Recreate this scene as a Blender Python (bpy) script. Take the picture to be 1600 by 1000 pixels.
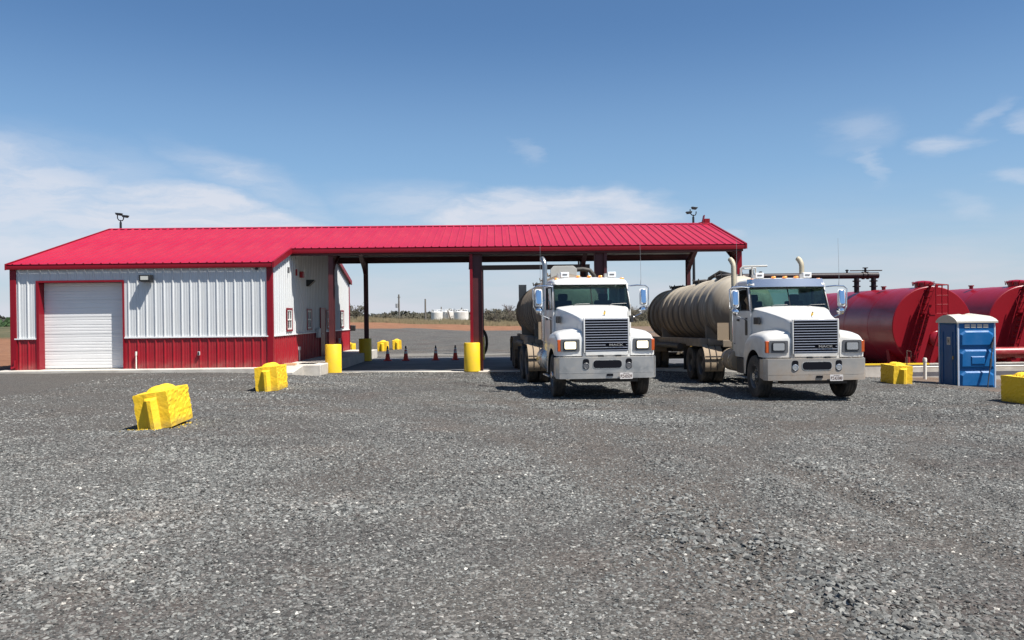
import bpy, bmesh, math, random
import numpy as np
from mathutils import Vector, Matrix, Euler, noise
R = math.radians
random.seed(7)
for o in list(bpy.data.objects):
    bpy.data.objects.remove(o)
SC = bpy.context.scene
COL = SC.collection

# ------------------------------------------------------------------ camera
CAM_H = 1.65
yaw = math.atan(25/1290.); pitch = -5/1290.; rho = R(.67)
f_ = Vector((math.sin(yaw)*math.cos(pitch), math.cos(yaw)*math.cos(pitch), math.sin(pitch)))
r_ = Vector((math.cos(yaw), -math.sin(yaw), 0)); u_ = r_.cross(f_)
rr = r_*math.cos(rho) - u_*math.sin(rho); uu = u_*math.cos(rho) + r_*math.sin(rho)
cd = bpy.data.cameras.new('camera'); cam = bpy.data.objects.new('camera', cd); COL.objects.link(cam)
mw = Matrix((rr, uu, -f_)).transposed().to_4x4(); mw.translation = Vector((0, 0, CAM_H))
cam.matrix_world = mw
cd.sensor_width = 36; cd.lens = 36*1290/1600.; cd.clip_start = .1; cd.clip_end = 5000
SC.camera = cam

# ------------------------------------------------------------------ light
SUNV = Vector((.5, -.33, 1)).normalized()
elev = math.asin(SUNV.z); azim = math.atan2(SUNV.x, SUNV.y)
SC.view_settings.view_transform = 'Standard'; SC.view_settings.look = 'None'
SC.view_settings.exposure = 0.8; SC.view_settings.gamma = 1
SUN_STRENGTH = 5.0; SKY_STRENGTH = .05
sd = bpy.data.lights.new('sun', 'SUN'); sd.energy = SUN_STRENGTH; sd.angle = R(.53); sd.color = (1, .965, .9)
sun = bpy.data.objects.new('sun', sd); COL.objects.link(sun)
sun.rotation_euler = SUNV.to_track_quat('Z', 'Y').to_euler()

W = bpy.data.worlds.new('World'); SC.world = W; W.use_nodes = True
nt = W.node_tree; nt.nodes.clear()
def N(t, typ, **kw):
    n = t.nodes.new(typ)
    for k, v in kw.items():
        setattr(n, k, v)
    return n
def mth(t, op, a, b=None, c=None, clamp=False):
    n = t.nodes.new('ShaderNodeMath'); n.operation = op; n.use_clamp = clamp
    for i, v in enumerate((a, b, c)):
        if v is None: continue
        if isinstance(v, (int, float)): n.inputs[i].default_value = v
        else: t.links.new(v, n.inputs[i])
    return n.outputs[0]
def mixc(t, fac, a, b, blend='MIX'):
    n = t.nodes.new('ShaderNodeMix'); n.data_type = 'RGBA'; n.blend_type = blend
    for s, v in ((n.inputs[0], fac), (n.inputs[6], a), (n.inputs[7], b)):
        if isinstance(v, (int, float)): s.default_value = v
        elif isinstance(v, tuple): s.default_value = v if len(v) == 4 else v + (1,)
        else: t.links.new(v, s)
    return n.outputs[2]
def ramp(t, fac, stops):
    n = t.nodes.new('ShaderNodeValToRGB'); e = n.color_ramp.elements
    while len(e) < len(stops): e.new(.5)
    for i, (p, c) in enumerate(stops):
        e[i].position = p; e[i].color = (c if isinstance(c, tuple) else (c, c, c)) + (1,)
    t.links.new(fac, n.inputs[0]); return n.outputs[0]
def nz(t, vec, scale, detail=4, rough=.55, w=None, dist=0):
    n = t.nodes.new('ShaderNodeTexNoise'); n.inputs['Scale'].default_value = scale
    n.inputs['Detail'].default_value = detail; n.inputs['Roughness'].default_value = rough; n.inputs['Distortion'].default_value = dist
    if vec is not None: t.links.new(vec, n.inputs['Vector'])
    return n
sky = N(nt, 'ShaderNodeTexSky', sky_type='NISHITA', sun_disc=False, sun_elevation=elev, sun_rotation=azim,
        altitude=300, air_density=1.0, dust_density=.6, ozone_density=2.0)
tc = N(nt, 'ShaderNodeTexCoord'); sx = N(nt, 'ShaderNodeSeparateXYZ'); nt.links.new(tc.outputs['Generated'], sx.inputs[0])
az = mth(nt, 'MULTIPLY', mth(nt, 'ARCTAN2', sx.outputs[0], sx.outputs[1]), 57.2958)
el = mth(nt, 'MULTIPLY', mth(nt, 'ARCSINE', sx.outputs[2]), 57.2958)
def comb(t, x, y, z=0.):
    n = t.nodes.new('ShaderNodeCombineXYZ')
    for i, v in enumerate((x, y, z)):
        if isinstance(v, (int, float)): n.inputs[i].default_value = v
        else: t.links.new(v, n.inputs[i])
    return n.outputs[0]
ae = comb(nt, az, el)
wn = nz(nt, comb(nt, mth(nt, 'MULTIPLY', az, .10), mth(nt, 'MULTIPLY', el, .28)), 1.0, 6, .6)
sw = N(nt, 'ShaderNodeSeparateXYZ'); nt.links.new(wn.outputs['Color'], sw.inputs[0])
azw = mth(nt, 'ADD', az, mth(nt, 'MULTIPLY', mth(nt, 'SUBTRACT', sw.outputs[0], .5), 9.))
elw = mth(nt, 'ADD', el, mth(nt, 'MULTIPLY', mth(nt, 'SUBTRACT', sw.outputs[1], .5), 3.2))
# cirrus: each bank is a soft ellipse in (azimuth, elevation) broken up by stretched noise
def blob(a, e, ra, re, rot, amt, soft=.0):
    c, s = math.cos(R(rot)), math.sin(R(rot))
    da = mth(nt, 'SUBTRACT', azw, float(a)); de = mth(nt, 'SUBTRACT', elw, float(e))
    x = mth(nt, 'DIVIDE', mth(nt, 'ADD', mth(nt, 'MULTIPLY', da, c), mth(nt, 'MULTIPLY', de, s)), float(ra))
    y = mth(nt, 'DIVIDE', mth(nt, 'SUBTRACT', mth(nt, 'MULTIPLY', de, c), mth(nt, 'MULTIPLY', da, s)), float(re))
    d = mth(nt, 'SQRT', mth(nt, 'ADD', mth(nt, 'MULTIPLY', x, x), mth(nt, 'MULTIPLY', y, y)))
    mr = N(nt, 'ShaderNodeMapRange', interpolation_type='SMOOTHSTEP')
    nt.links.new(d, mr.inputs[0]); mr.inputs[1].default_value = 1.0; mr.inputs[2].default_value = soft
    mr.inputs[3].default_value = 0; mr.inputs[4].default_value = amt
    return mr.outputs[0]
CL = [(-31, 6.9, 15, 4.6, -7, .9, .5), (-19, 5.9, 10, 3.4, -12, 1.0, .6), (-17, 9.6, 8, 2.0, -16, .6, .0), (-26, 9, 12, 3.4, -5, .4, 0), (-12.5, 7.5, 3, 2.6, -40, .3, 0),
      (3.0, 6.9, 11, 2.3, 3, 1.0, .55), (-5, 7.3, 8, 2.6, -8, .6, .0), (10.5, 7.9, 3.2, .7, 12, .55, 0), (2.6, 11.3, 2.2, .6, -25, .25, 0),
      (23.2, 11.6, 3.4, 2.0, -15, .32, 0), (24.2, 9.3, .9, 2.0, 28, .35, 0), (28.6, 10.2, 2.6, 1.05, 3, .72, .0), (31, 11.7, 1.8, .7, 22, .3, 0),
      (33.3, 11.1, 1.6, .9, 0, .55, 0), (33, 7.7, 2.2, .7, 0, .5, 0), (29.8, 6.3, 2.5, .8, -15, .3, 0), (16.5, 5.6, 1.7, .35, 5, .4, 0),
      (-55, 7, 16, 4, 5, .8, 0), (60, 9, 18, 4, -8, .7, 0), (100, 14, 20, 6, 10, .6, 0), (-110, 12, 22, 5, -12, .7, 0), (-28, -2, 40, 5.6, 0, .55, .3)]
acc = None
for b in CL:
    v = blob(*b); acc = v if acc is None else mth(nt, 'MAXIMUM', acc, v)
streak = nz(nt, comb(nt, mth(nt, 'MULTIPLY', azw, .16), mth(nt, 'MULTIPLY', elw, .75)), 1.4, 8, .62)
st = ramp(nt, streak.outputs['Fac'], [(.25, .35), (.58, 1.0)])
cl = mth(nt, 'MULTIPLY', acc, st, clamp=True)
# thin lilac haze near the horizon
hz = N(nt, 'ShaderNodeMapRange', interpolation_type='SMOOTHERSTEP'); nt.links.new(el, hz.inputs[0])
hz.inputs[1].default_value = 11.5; hz.inputs[2].default_value = -4.; hz.inputs[3].default_value = 0; hz.inputs[4].default_value = 1.0
lown = nz(nt, comb(nt, mth(nt, 'MULTIPLY', az, .05), mth(nt, 'MULTIPLY', el, .3)), 1.6, 5, .6)
low = ramp(nt, lown.outputs['Fac'], [(.38, .72), (.62, 1.1)])
hzf = mth(nt, 'MULTIPLY', hz.outputs[0], low, clamp=True)
k = 1/(SKY_STRENGTH*1.741)
skyc = mixc(nt, 1.0, sky.outputs[0], (.83, 1.10, 1.32), 'MULTIPLY')
h2 = N(nt, 'ShaderNodeMapRange', interpolation_type='SMOOTHSTEP'); nt.links.new(el, h2.inputs[0])
h2.inputs[1].default_value = 20; h2.inputs[2].default_value = 8; h2.inputs[3].default_value = 0; h2.inputs[4].default_value = .30
skyc = mixc(nt, h2.outputs[0], skyc, (.42*k, .63*k, .87*k))
c1 = mixc(nt, hzf, skyc, (.665*k, .68*k, .75*k))
c2 = mixc(nt, mth(nt, 'MULTIPLY', cl, .9), c1, (.72*k, .755*k, .84*k))
bg = N(nt, 'ShaderNodeBackground'); bg.inputs[1].default_value = SKY_STRENGTH
wo = N(nt, 'ShaderNodeOutputWorld'); nt.links.new(c2, bg.inputs[0]); nt.links.new(bg.outputs[0], wo.inputs[0])

# ------------------------------------------------------------------ materials
MATS = {}
def mat(name, col, rough=.6, metal=0., var=.0, vscale=3., dirt=None, dirt_amt=0., dirt_scale=2., dirt_shade_z=None,
        bump=0., bscale=30., coat=0., spec=.5, emit=None, estr=0., streak=False):
    if name in MATS: return MATS[name]
    m = bpy.data.materials.new(name); m.use_nodes = True; t = m.node_tree
    p = t.nodes['Principled BSDF']; tcn = N(t, 'ShaderNodeTexCoord'); ob = tcn.outputs['Object']
    c = tuple(col) + (1,); p.inputs['Base Color'].default_value = c
    p.inputs['Roughness'].default_value = rough; p.inputs['Metallic'].default_value = metal
    p.inputs['Coat Weight'].default_value = coat; p.inputs['Coat Roughness'].default_value = .12; p.inputs['Specular IOR Level'].default_value = spec
    src = None
    if var > 0:
        n = nz(t, ob, vscale, 5, .6)
        lo = tuple(v*(1-var) for v in col); hi = tuple(min(1, v*(1+var)) for v in col)
        src = ramp(t, n.outputs['Fac'], [(.3, lo), (.7, hi)])
    if dirt is not None:
        v = ob
        if streak:
            mp = N(t, 'ShaderNodeMapping'); mp.inputs['Scale'].default_value = (1., 3.2, .35); t.links.new(ob, mp.inputs[0]); v = mp.outputs[0]
        n = nz(t, v, dirt_scale, 7, .65)
        f = ramp(t, n.outputs['Fac'], [(.5-.3*dirt_amt, 0.), (.85-.3*dirt_amt, 1.)])
        if dirt_shade_z:  # height fade: low dirt, on the cream tank also painted shade
            s = N(t, 'ShaderNodeSeparateXYZ'); t.links.new(ob, s.inputs[0])
            mr = N(t, 'ShaderNodeMapRange'); t.links.new(s.outputs[2], mr.inputs[0])
            mr.inputs[1].default_value = dirt_shade_z[1]; mr.inputs[2].default_value = dirt_shade_z[0]
            f = mth(t, 'ADD', mth(t, 'MULTIPLY', f, .35), mth(t, 'MULTIPLY', mr.outputs[0], mth(t, 'ADD', .25, f)), clamp=True)
        f = mth(t, 'MULTIPLY', f, min(1., .4+dirt_amt*.6))
        src = mixc(t, f, src if src is not None else c, tuple(dirt))
        rg = mth(t, 'ADD', rough, mth(t, 'MULTIPLY', f, max(0, .8-rough))); t.links.new(rg, p.inputs['Roughness'])
        if metal > 0: t.links.new(mth(t, 'MULTIPLY', mth(t, 'SUBTRACT', 1., f), metal), p.inputs['Metallic'])
    if src is not None: t.links.new(src, p.inputs['Base Color'])
    if bump > 0:
        n = nz(t, ob, bscale, 6, .65); b = N(t, 'ShaderNodeBump'); b.inputs['Strength'].default_value = bump; b.inputs['Distance'].default_value = .02
        t.links.new(n.outputs['Fac'], b.inputs['Height']); t.links.new(b.outputs[0], p.inputs['Normal'])
    if emit: p.inputs['Emission Color'].default_value = tuple(emit)+(1,); p.inputs['Emission Strength'].default_value = estr
    MATS[name] = m; return m
def glass(name, tint, refl=.9):
    if name in MATS: return MATS[name]
    m = bpy.data.materials.new(name); m.use_nodes = True; t = m.node_tree; t.nodes.clear()
    tr = N(t, 'ShaderNodeBsdfTransparent'); tr.inputs[0].default_value = tuple(tint)+(1,)
    gl = N(t, 'ShaderNodeBsdfGlossy'); gl.inputs[0].default_value = (refl, refl, refl, 1); gl.inputs[1].default_value = .03
    fr = N(t, 'ShaderNodeFresnel'); fr.inputs[0].default_value = 1.5
    mx = N(t, 'ShaderNodeMixShader'); t.links.new(fr.outputs[0], mx.inputs[0]); t.links.new(tr.outputs[0], mx.inputs[1]); t.links.new(gl.outputs[0], mx.inputs[2])
    o = N(t, 'ShaderNodeOutputMaterial'); t.links.new(mx.outputs[0], o.inputs[0]); MATS[name] = m; return m

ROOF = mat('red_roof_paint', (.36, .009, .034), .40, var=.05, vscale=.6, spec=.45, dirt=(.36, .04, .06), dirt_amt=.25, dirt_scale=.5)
RED = mat('red_wall_paint', (.28, .006, .014), .42, var=.08, vscale=1.2, dirt=(.22, .10, .08), dirt_amt=.2, dirt_scale=3, dirt_shade_z=(0., .3))
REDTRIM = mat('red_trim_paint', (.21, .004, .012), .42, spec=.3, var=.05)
STEEL = mat('shaded_maroon_steel', (.07, .011, .013), .5, var=.15)  # maroon canopy steel; on columns it paints in the roof's shade
DARKSTEEL = mat('shaded_dark_steel', (.008, .006, .006), .6, spec=.2)  # near black: canopy shade is put into this base colour
WHITEW = mat('white_wall_paint', (.56, .57, .57), .42, var=.03, vscale=.8, dirt=(.5, .47, .42), dirt_amt=.1, dirt_scale=.7)
WHITEB = mat('white_trim', (.75, .75, .74), .4)
LINER = mat('roof_insulation', (.42, .41, .38), .7, bump=.4, bscale=5, var=.15)
DOORW = mat('garage_door_paint', (.70, .69, .67), .45, var=.03, vscale=1.5)
CONC = mat('concrete', (.50, .465, .41), .85, var=.14, vscale=2.2, bump=.3, bscale=25, dirt=(.28, .24, .2), dirt_amt=.3, dirt_scale=1.3)
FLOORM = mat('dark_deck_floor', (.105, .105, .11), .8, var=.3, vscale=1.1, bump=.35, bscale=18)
YEL = mat('yellow_block_paint', (.80, .50, .012), .7, var=.08, vscale=5, bump=.5, bscale=22, dirt=(.20, .15, .08), dirt_amt=.3, dirt_scale=5, dirt_shade_z=(0., .16))
YELP = mat('yellow_pier_paint', (.80, .53, .02), .5, var=.04, vscale=2, dirt=(.5, .33, .06), dirt_amt=.15, dirt_scale=4)
WINF = mat('window_white_frame', (.72, .71, .68), .5)
PANE = glass('window_glass', (.10, .12, .12))
DARK = mat('dark_interior', (.02, .022, .025), .7)
BLACK = mat('black_plastic', (.015, .015, .016), .45)
TYRE = mat('tyre_rubber', (.022, .021, .02), .85, dirt=(.15, .12, .09), dirt_amt=.45, dirt_scale=3, bump=.2, bscale=40)
WINTRUCK = glass('truck_glass', (.62, .75, .72), .9)
PAINT1 = mat('white_truck_paint', (.68, .67, .64), .28, coat=.5, dirt=(.34, .28, .21), dirt_amt=.3, dirt_scale=1.6, dirt_shade_z=(.3, 1.3), var=.02)
PAINT2 = mat('white_truck_paint_dusty', (.62, .61, .58), .32, coat=.35, dirt=(.34, .27, .20), dirt_amt=.45, dirt_scale=1.7, dirt_shade_z=(.3, 1.7), var=.03)
BUMP1 = mat('brushed_bumper', (.52, .51, .49), .3, .9, dirt=(.30, .26, .21), dirt_amt=.45, dirt_scale=2.2, var=.06)
BUMP2 = mat('dusty_bumper', (.50, .47, .43), .3, .85, dirt=(.27, .20, .14), dirt_amt=.6, dirt_scale=1.8, dirt_shade_z=(.45, 1.1), var=.08)
CHROME = mat('chrome', (.82, .83, .85), .1, 1.)
CHROMED = mat('dusty_chrome', (.66, .65, .62), .22, .95, dirt=(.38, .33, .27), dirt_amt=.3, dirt_scale=4)
STACK1 = mat('stack_steel', (.36, .35, .33), .3, .9, var=.15, vscale=5)
STACK2 = mat('stack_dusty', (.42, .38, .29), .5, .4, var=.15, dirt=(.36, .3, .2), dirt_amt=.6, dirt_scale=4)
GRILL = mat('grille_dark', (.004, .0045, .008), .7, spec=.15)
GBAR = mat('grille_bar_metal', (.50, .52, .60), .4, .5)
AMBER = mat('amber_lens', (.48, .075, .006), .25, coat=.6)
AMBERTOP = mat('amber_marker_lens', (.95, .30, .03), .3, coat=.5, emit=(1, .35, .05), estr=.25)
HOUS = mat('headlight_bezel', (.10, .10, .105), .4)
LAMPLIT = mat('headlight_lit', (.9, .85, .7), .2, coat=.8, emit=(1, .86, .58), estr=1.3)
LAMPOFF = mat('headlight_off', (.50, .52, .54), .12, .6, coat=.8)
CHASSIS = mat('chassis_black', (.022, .02, .019), .65, dirt=(.13, .10, .075), dirt_amt=.4, dirt_scale=3)
RIM = mat('steel_rim', (.12, .115, .11), .45, .5, dirt=(.15, .12, .09), dirt_amt=.5, dirt_scale=4)
TAN = mat('dusty_fender', (.30, .23, .155), .75, var=.2, vscale=3, dirt=(.18, .12, .08), dirt_amt=.35, dirt_scale=3, bump=.2)
TANK1 = mat('tanker_brown', (.20, .16, .12), .55, var=.15, vscale=1.5, dirt_shade_z=(1.5, 3.2), dirt=(.09, .065, .045), dirt_amt=.5, dirt_scale=1.4, streak=True)
TANK2 = mat('tanker_cream', (.48, .42, .33), .5, var=.1, vscale=1.0, dirt_shade_z=(1.6, 3.05), dirt=(.15, .112, .078), dirt_amt=.9, dirt_scale=1.3, streak=True)  # brown streaks are dirt; the height fade also paints in side shade
PLATEM = mat('grey_plate', (.42, .41, .38), .55, var=.08, dirt=(.3, .26, .2), dirt_amt=.3)
HOSE = mat('black_hose', (.03, .028, .025), .6, dirt=(.12, .09, .06), dirt_amt=.3)
LPL = mat('license_plate', (.62, .58, .55), .5, var=.08, vscale=30)
LTX = mat('plate_text', (.12, .07, .05), .6)
GOLD = mat('gold_ornament', (.75, .5, .12), .25, 1.)
SEAT = mat('seat_fabric', (.035, .035, .04), .9)
HIVIS = mat('hi_vis_cloth', (.45, .75, .05), .8)
PAPER = mat('paper', (.7, .8, .76), .8)
REDTANK = mat('red_tank_paint', (.25, .003, .012), .30, var=.10, vscale=.5, coat=.12, spec=.4, dirt=(.20, .008, .015), dirt_amt=.25, dirt_scale=.6, bump=.05, bscale=1.2)
REDEND = mat('red_tank_end_paint', (.235, .003, .010), .55, spec=.2, var=.06, vscale=.8)
REDPIPE = mat('red_pipe_paint', (.24, .012, .012), .35, coat=.15, dirt=(.4, .2, .14), dirt_amt=.1, dirt_scale=3)
PIPEM = mat('dark_red_pipe', (.016, .007, .009), .5, spec=.3)
BLUE = mat('blue_plastic', (.002, .10, .29), .45, spec=.3, var=.12, vscale=2, dirt=(.05, .13, .27), dirt_amt=.2, dirt_scale=2)
BLUED = mat('blue_door_plastic', (.002, .065, .22), .45, spec=.3, var=.12, vscale=2)
LTBLUE = mat('pale_corner_post', (.45, .5, .58), .5)
ROOFW = mat('white_plastic_roof', (.50, .47, .41), .55, var=.05, dirt=(.4, .33, .22), dirt_amt=.3, dirt_scale=3)
PVC = mat('white_pvc', (.72, .68, .60), .5)
ORANGE = mat('cone_orange', (.65, .05, .03), .55)
CWHITE = mat('cone_white_band', (.75, .75, .75), .5)
BARK = mat('bark', (.10, .08, .065), .9, var=.2)
POLEW = mat('weathered_pole', (.16, .14, .12), .9, var=.2)
FAR_W = mat('white_far_tank', (.68, .66, .62), .5, var=.1, dirt=(.35, .27, .2), dirt_amt=.3, dirt_scale=.6, streak=True)
def leafm(name, c):
    return mat(name, c, .8, var=.35, vscale=2.5, spec=.2)
LEAFS = [leafm('scrub_olive', (.075, .068, .048)), leafm('scrub_grey', (.085, .073, .052)), leafm('scrub_dark', (.055, .056, .046))]
DRY = leafm('dry_grass', (.27, .22, .13)); GREENF = leafm('green_crop', (.05, .11, .03))

# ------------------------------------------------------------------ mesh helpers
class MB:
    def __init__(s): s.v = []; s.f = []; s.flat = set()
    def add(s, vs, fs):
        b = len(s.v); s.v += [tuple(v) for v in vs]; s.f += [tuple(i+b for i in f) for f in fs]; return s
    def box(s, x0, x1, y0, y1, z0, z1):
        return s.add([(x0, y0, z0), (x1, y0, z0), (x1, y1, z0), (x0, y1, z0), (x0, y0, z1), (x1, y0, z1), (x1, y1, z1), (x0, y1, z1)],
                     [(0, 3, 2, 1), (4, 5, 6, 7), (0, 1, 5, 4), (1, 2, 6, 5), (2, 3, 7, 6), (3, 0, 4, 7)])
    def prism(s, poly, axis, a, b):
        n = len(poly)
        def P(p, t): return {'x': (t, p[0], p[1]), 'y': (p[0], t, p[1]), 'z': (p[0], p[1], t)}[axis]
        return s.add([P(p, a) for p in poly]+[P(p, b) for p in poly],
                     [tuple(range(n)), tuple(range(2*n-1, n-1, -1))]+[(i, (i+1) % n + 0, (i+1) % n + n, i+n)[::-1] for i in range(n)])
    def loft(s, secs, cap=True, closed=True):
        n = len(secs[0]); vs = [p for q in secs for p in q]; fs = []
        for k in range(len(secs)-1):
            for i in range(n if closed else n-1):
                j = (i+1) % n; fs.append((k*n+i, k*n+j, (k+1)*n+j, (k+1)*n+i))
        if cap: fs += [tuple(range(n-1, -1, -1)), tuple((len(secs)-1)*n+i for i in range(n))]
        return s.add(vs, fs)
    def tube(s, pts, r, n=8, cap=True):
        pts = [Vector(p) for p in pts]; rs = r if isinstance(r, (list, tuple)) else [r]*len(pts)
        secs = []; t0 = (pts[1]-pts[0]).normalized(); a = t0.orthogonal().normalized()
        for i, p in enumerate(pts):
            t = (pts[min(i+1, len(pts)-1)]-pts[max(i-1, 0)]).normalized()
            a = (a - t*a.dot(t)).normalized(); b = t.cross(a)
            secs.append([tuple(p+(a*math.cos(2*math.pi*k/n)+b*math.sin(2*math.pi*k/n))*rs[i]) for k in range(n)])
        return s.loft(secs, cap)
    def lathe(s, prof, n, axis='z', o=(0, 0, 0), cap=True):
        secs = []
        for (r, z) in prof:
            q = []
            for k in range(n):
                a = 2*math.pi*k/n; c, d = r*math.cos(a), r*math.sin(a)
                p = {'z': (c, d, z), 'y': (c, z, d), 'x': (z, c, d)}[axis]
                q.append((p[0]+o[0], p[1]+o[1], p[2]+o[2]))
            secs.append(q)
        return s.loft(secs, cap)
    def xf(s, M, start=0):
        s.v[start:] = [tuple(M @ Vector(p)) for p in s.v[start:]]; return s
def mesh_of(name, mb, m, smooth=40):
    me = bpy.data.meshes.new(name); me.from_pydata(mb.v, [], mb.f)
    bm = bmesh.new(); bm.from_mesh(me); bmesh.ops.recalc_face_normals(bm, faces=bm.faces)
    if smooth:
        ca = R(smooth)
        for f in bm.faces: f.smooth = True
        for e in bm.edges:
            e.smooth = not (len(e.link_faces) != 2 or e.calc_face_angle(4) > ca)
    bm.to_mesh(me); bm.free()
    for q in (m if isinstance(m, (list, tuple)) else [m]): me.materials.append(q)
    return me
def obj(name, mb, m, parent=None, loc=None, rot=None, bevel=0, seg=2, smooth=40, kind=None):
    me = mb if isinstance(mb, bpy.types.Mesh) else mesh_of(name, mb, m, smooth)
    o = bpy.data.objects.new(name, me); COL.objects.link(o)
    if parent: o.parent = parent
    if loc: o.location = loc
    if rot: o.rotation_euler = rot
    if kind: o['kind'] = kind
    if bevel:
        b = o.modifiers.new('bevel', 'BEVEL'); b.width = bevel; b.segments = seg; b.limit_method = 'ANGLE'; b.angle_limit = R(35); b.harden_normals = False
    return o
def tag(o, label, cat, group=None):
    o['label'] = label; o['category'] = cat
    if group: o['group'] = group
    return o
def thing(name, label, cat, loc=(0, 0, 0), rz=0, group=None):
    o = bpy.data.objects.new(name, None); COL.objects.link(o); o.location = loc; o.rotation_euler = (0, 0, rz)
    o.empty_display_size = .1
    return tag(o, label, cat, group)
def kids(o): return [c for c in bpy.data.objects if c.parent == o]
def copy_tree(o, parent=None):
    c = o.copy(); COL.objects.link(c); c.parent = parent
    for ch in kids(o): copy_tree(ch, c)
    return c
def text(name, body, size, ext, m, parent, loc, rot, sx=1., bold=0.):
    cu = bpy.data.curves.new(name, 'FONT'); cu.body = body; cu.size = size; cu.extrude = ext; cu.align_x = 'CENTER'; cu.align_y = 'CENTER'; cu.offset = bold; cu.resolution_u = 3
    t = bpy.data.objects.new('tmp', cu); COL.objects.link(t); bpy.context.view_layer.update()
    me = bpy.data.meshes.new_from_object(t.evaluated_get(bpy.context.evaluated_depsgraph_get())); bpy.data.objects.remove(t)
    me.materials.clear(); me.materials.append(m)
    o = obj(name, me, m, parent, loc, rot); o.scale = (sx, 1, 1); return o

# ------------------------------------------------------------------ ground
CP = [(-17, 24, -.06), (-14, 27, -.06), (-10, 27.5, -.07), (-8.3, 27.5, -.12), (-6.3, 29.6, -.40), (0, 30, -.43), (5, 30, -.44), (9.3, 30, -.52),
      (-5.6, 13.6, -.09), (-7.5, 12, -.12), (-5.8, 21, -.13), (-11, 15, -.08), (-9, 21, -.08), (0, 5, -.05), (-5, 6, -.05), (6, 6, -.08), (0, 13, -.14),
      (1.3, 20, -.30), (3.7, 20.3, -.32), (6.1, 19.8, -.38), (8.5, 19.8, -.42), (1, 25, -.33), (7, 25, -.42), (12, 19.4, -.51), (12.3, 25.3, -.47),
      (13.7, 25.2, -.62), (15.4, 25.3, -.74), (12, 33, -.9), (16, 34, -1.06), (22, 34, -1.25), (30, 36, -1.3), (15, 10, -.3), (22, 20, -.7),
      (-5.3, 44, -.42), (0, 44, -.42), (7, 44, -.42), (-5, 51, -.35), (-2, 54, -.2), (-4, 70, .1), (4, 70, -.05), (-20, 30, .0), (-24, 45, .15), (-40, 40, .35), (-40, 80, .7),
      (-14, 90, .58), (1, 90, .12), (14, 90, -.2), (40, 90, -.9), (-19, 115, 1.15), (-8, 115, .75), (1.3, 115, .33), (20, 115, .1), (-60, 115, 1.1), (50, 60, -1.3),
      (-10, 176, .15), (-40, 200, .5), (0, 200, .15), (40, 200, .2), (80, 200, 0), (-80, 0, .1), (80, 0, -1.2), (0, -40, .1), (-250, 300, 0), (0, 500, 0), (250, 300, 0), (300, -100, -.8), (-300, -100, 0)]
CPA = np.array(CP)
def gz_np(X, Y):
    num = np.zeros_like(X); den = np.zeros_like(X)
    for (cx, cy, cz) in CP:
        d2 = (X-cx)**2+(Y-cy)**2
        w = 1/(d2+3.)**1.8
        num += w*cz; den += w
    return num/den
def gz(x, y): return float(gz_np(np.array([float(x)]), np.array([float(y)]))[0])
def axis_pts(lo, hi, step, far_lo, far_hi, growth=1.16):
    c = list(np.arange(lo, hi+1e-6, step)); s = step; v = lo; a = []
    while v > far_lo: s *= growth; v -= s; a.append(v)
    s = step; v = hi; b = []
    while v < far_hi: s *= growth; v += s; b.append(v)
    return np.array(a[::-1]+c+b)
xs = axis_pts(-12, 14, .13, -2500, 2500)
ys = np.concatenate([axis_pts(2.6, 20, .13, -60, 20.1)[:-1], axis_pts(20.3, 56, .35, 20.3, 3500)]); ys = np.unique(ys.round(4))
XX, YY = np.meshgrid(xs, ys); ZZ = gz_np(XX, YY)
def hump(x, y, cx, cy, L, Wd, ang, h):
    c, s = math.cos(R(ang)), math.sin(R(ang)); a = (x-cx)*c+(y-cy)*s; b = -(x-cx)*s+(y-cy)*c
    return h*np.exp(-(a/L)**2-(b/Wd)**2)
fbm = np.zeros_like(ZZ); fb2 = np.zeros_like(ZZ)
near = (np.abs(XX) < 40) & (YY > 0) & (YY < 120)
idx = np.argwhere(near)
for (i, j) in idx:
    x, y = XX[i, j], YY[i, j]
    fbm[i, j] = noise.noise((x*.55, y*.55, 0))*.6+noise.noise((x*1.9, y*1.9, 5))*.3+noise.noise((x*5, y*5, 9))*.18
    fb2[i, j] = noise.noise((x*.25, y*.25, 20))+.5*noise.noise((x*.8, y*.8, 30))
ZZ = ZZ + fbm*.035*np.clip((YY-1)/4, 0, 1)*np.clip((60-YY)/20, .2, 1)
# a low windrow of coarse rock and wheel ruts towards the lower right of the view
COARSE = hump(XX, YY, 1.55, 6.9, 1.5, .45, 82, .9)+hump(XX, YY, 2.0, 5.5, 1.2, .55, 95, .9)+hump(XX, YY, 3.75, 7.6, 2.2, .22, 94, .6)+hump(XX, YY, -1.1, 7.4, .8, .5, 20, .5)
COARSE = np.clip(COARSE*(1+fbm*1.6), 0, 1.2)
RUT = hump(XX, YY, 3.42, 7.0, 2.6, .15, 95, 1.)+hump(XX, YY, 4.85, 9.2, 3.0, .16, 82, 1.)+hump(XX, YY, 1.75, 6.2, 2.0, .10, 96, .8)+hump(XX, YY, 2.6, 6.3, 1.6, .10, 92, .6)
def arcband(cx, cy, rad, w, lo, hi):
    d = np.sqrt((XX-cx)**2+(YY-cy)**2)-rad; th = np.degrees(np.arctan2(YY-cy, XX-cx))
    return np.exp(-(d/w)**2)*((th > lo) & (th < hi))
TRACK = np.zeros_like(XX)
for (cx, cy, rad) in ((-13, 6, 14.6), (-13, 6, 16.6), (-16, 3, 24.2), (-16, 3, 26.2), (19, 3, 15.6), (19, 3, 17.6), (-30, 10, 31.5), (-3, 34, 15.5), (-3, 34, 17.6)): TRACK += arcband(cx, cy, rad, .32, -180, 180)
TRACK = np.clip(TRACK, 0, 1)*np.clip(.75+fb2*.8, 0, 1.2)*(YY < 32)*(YY > 2)
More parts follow.
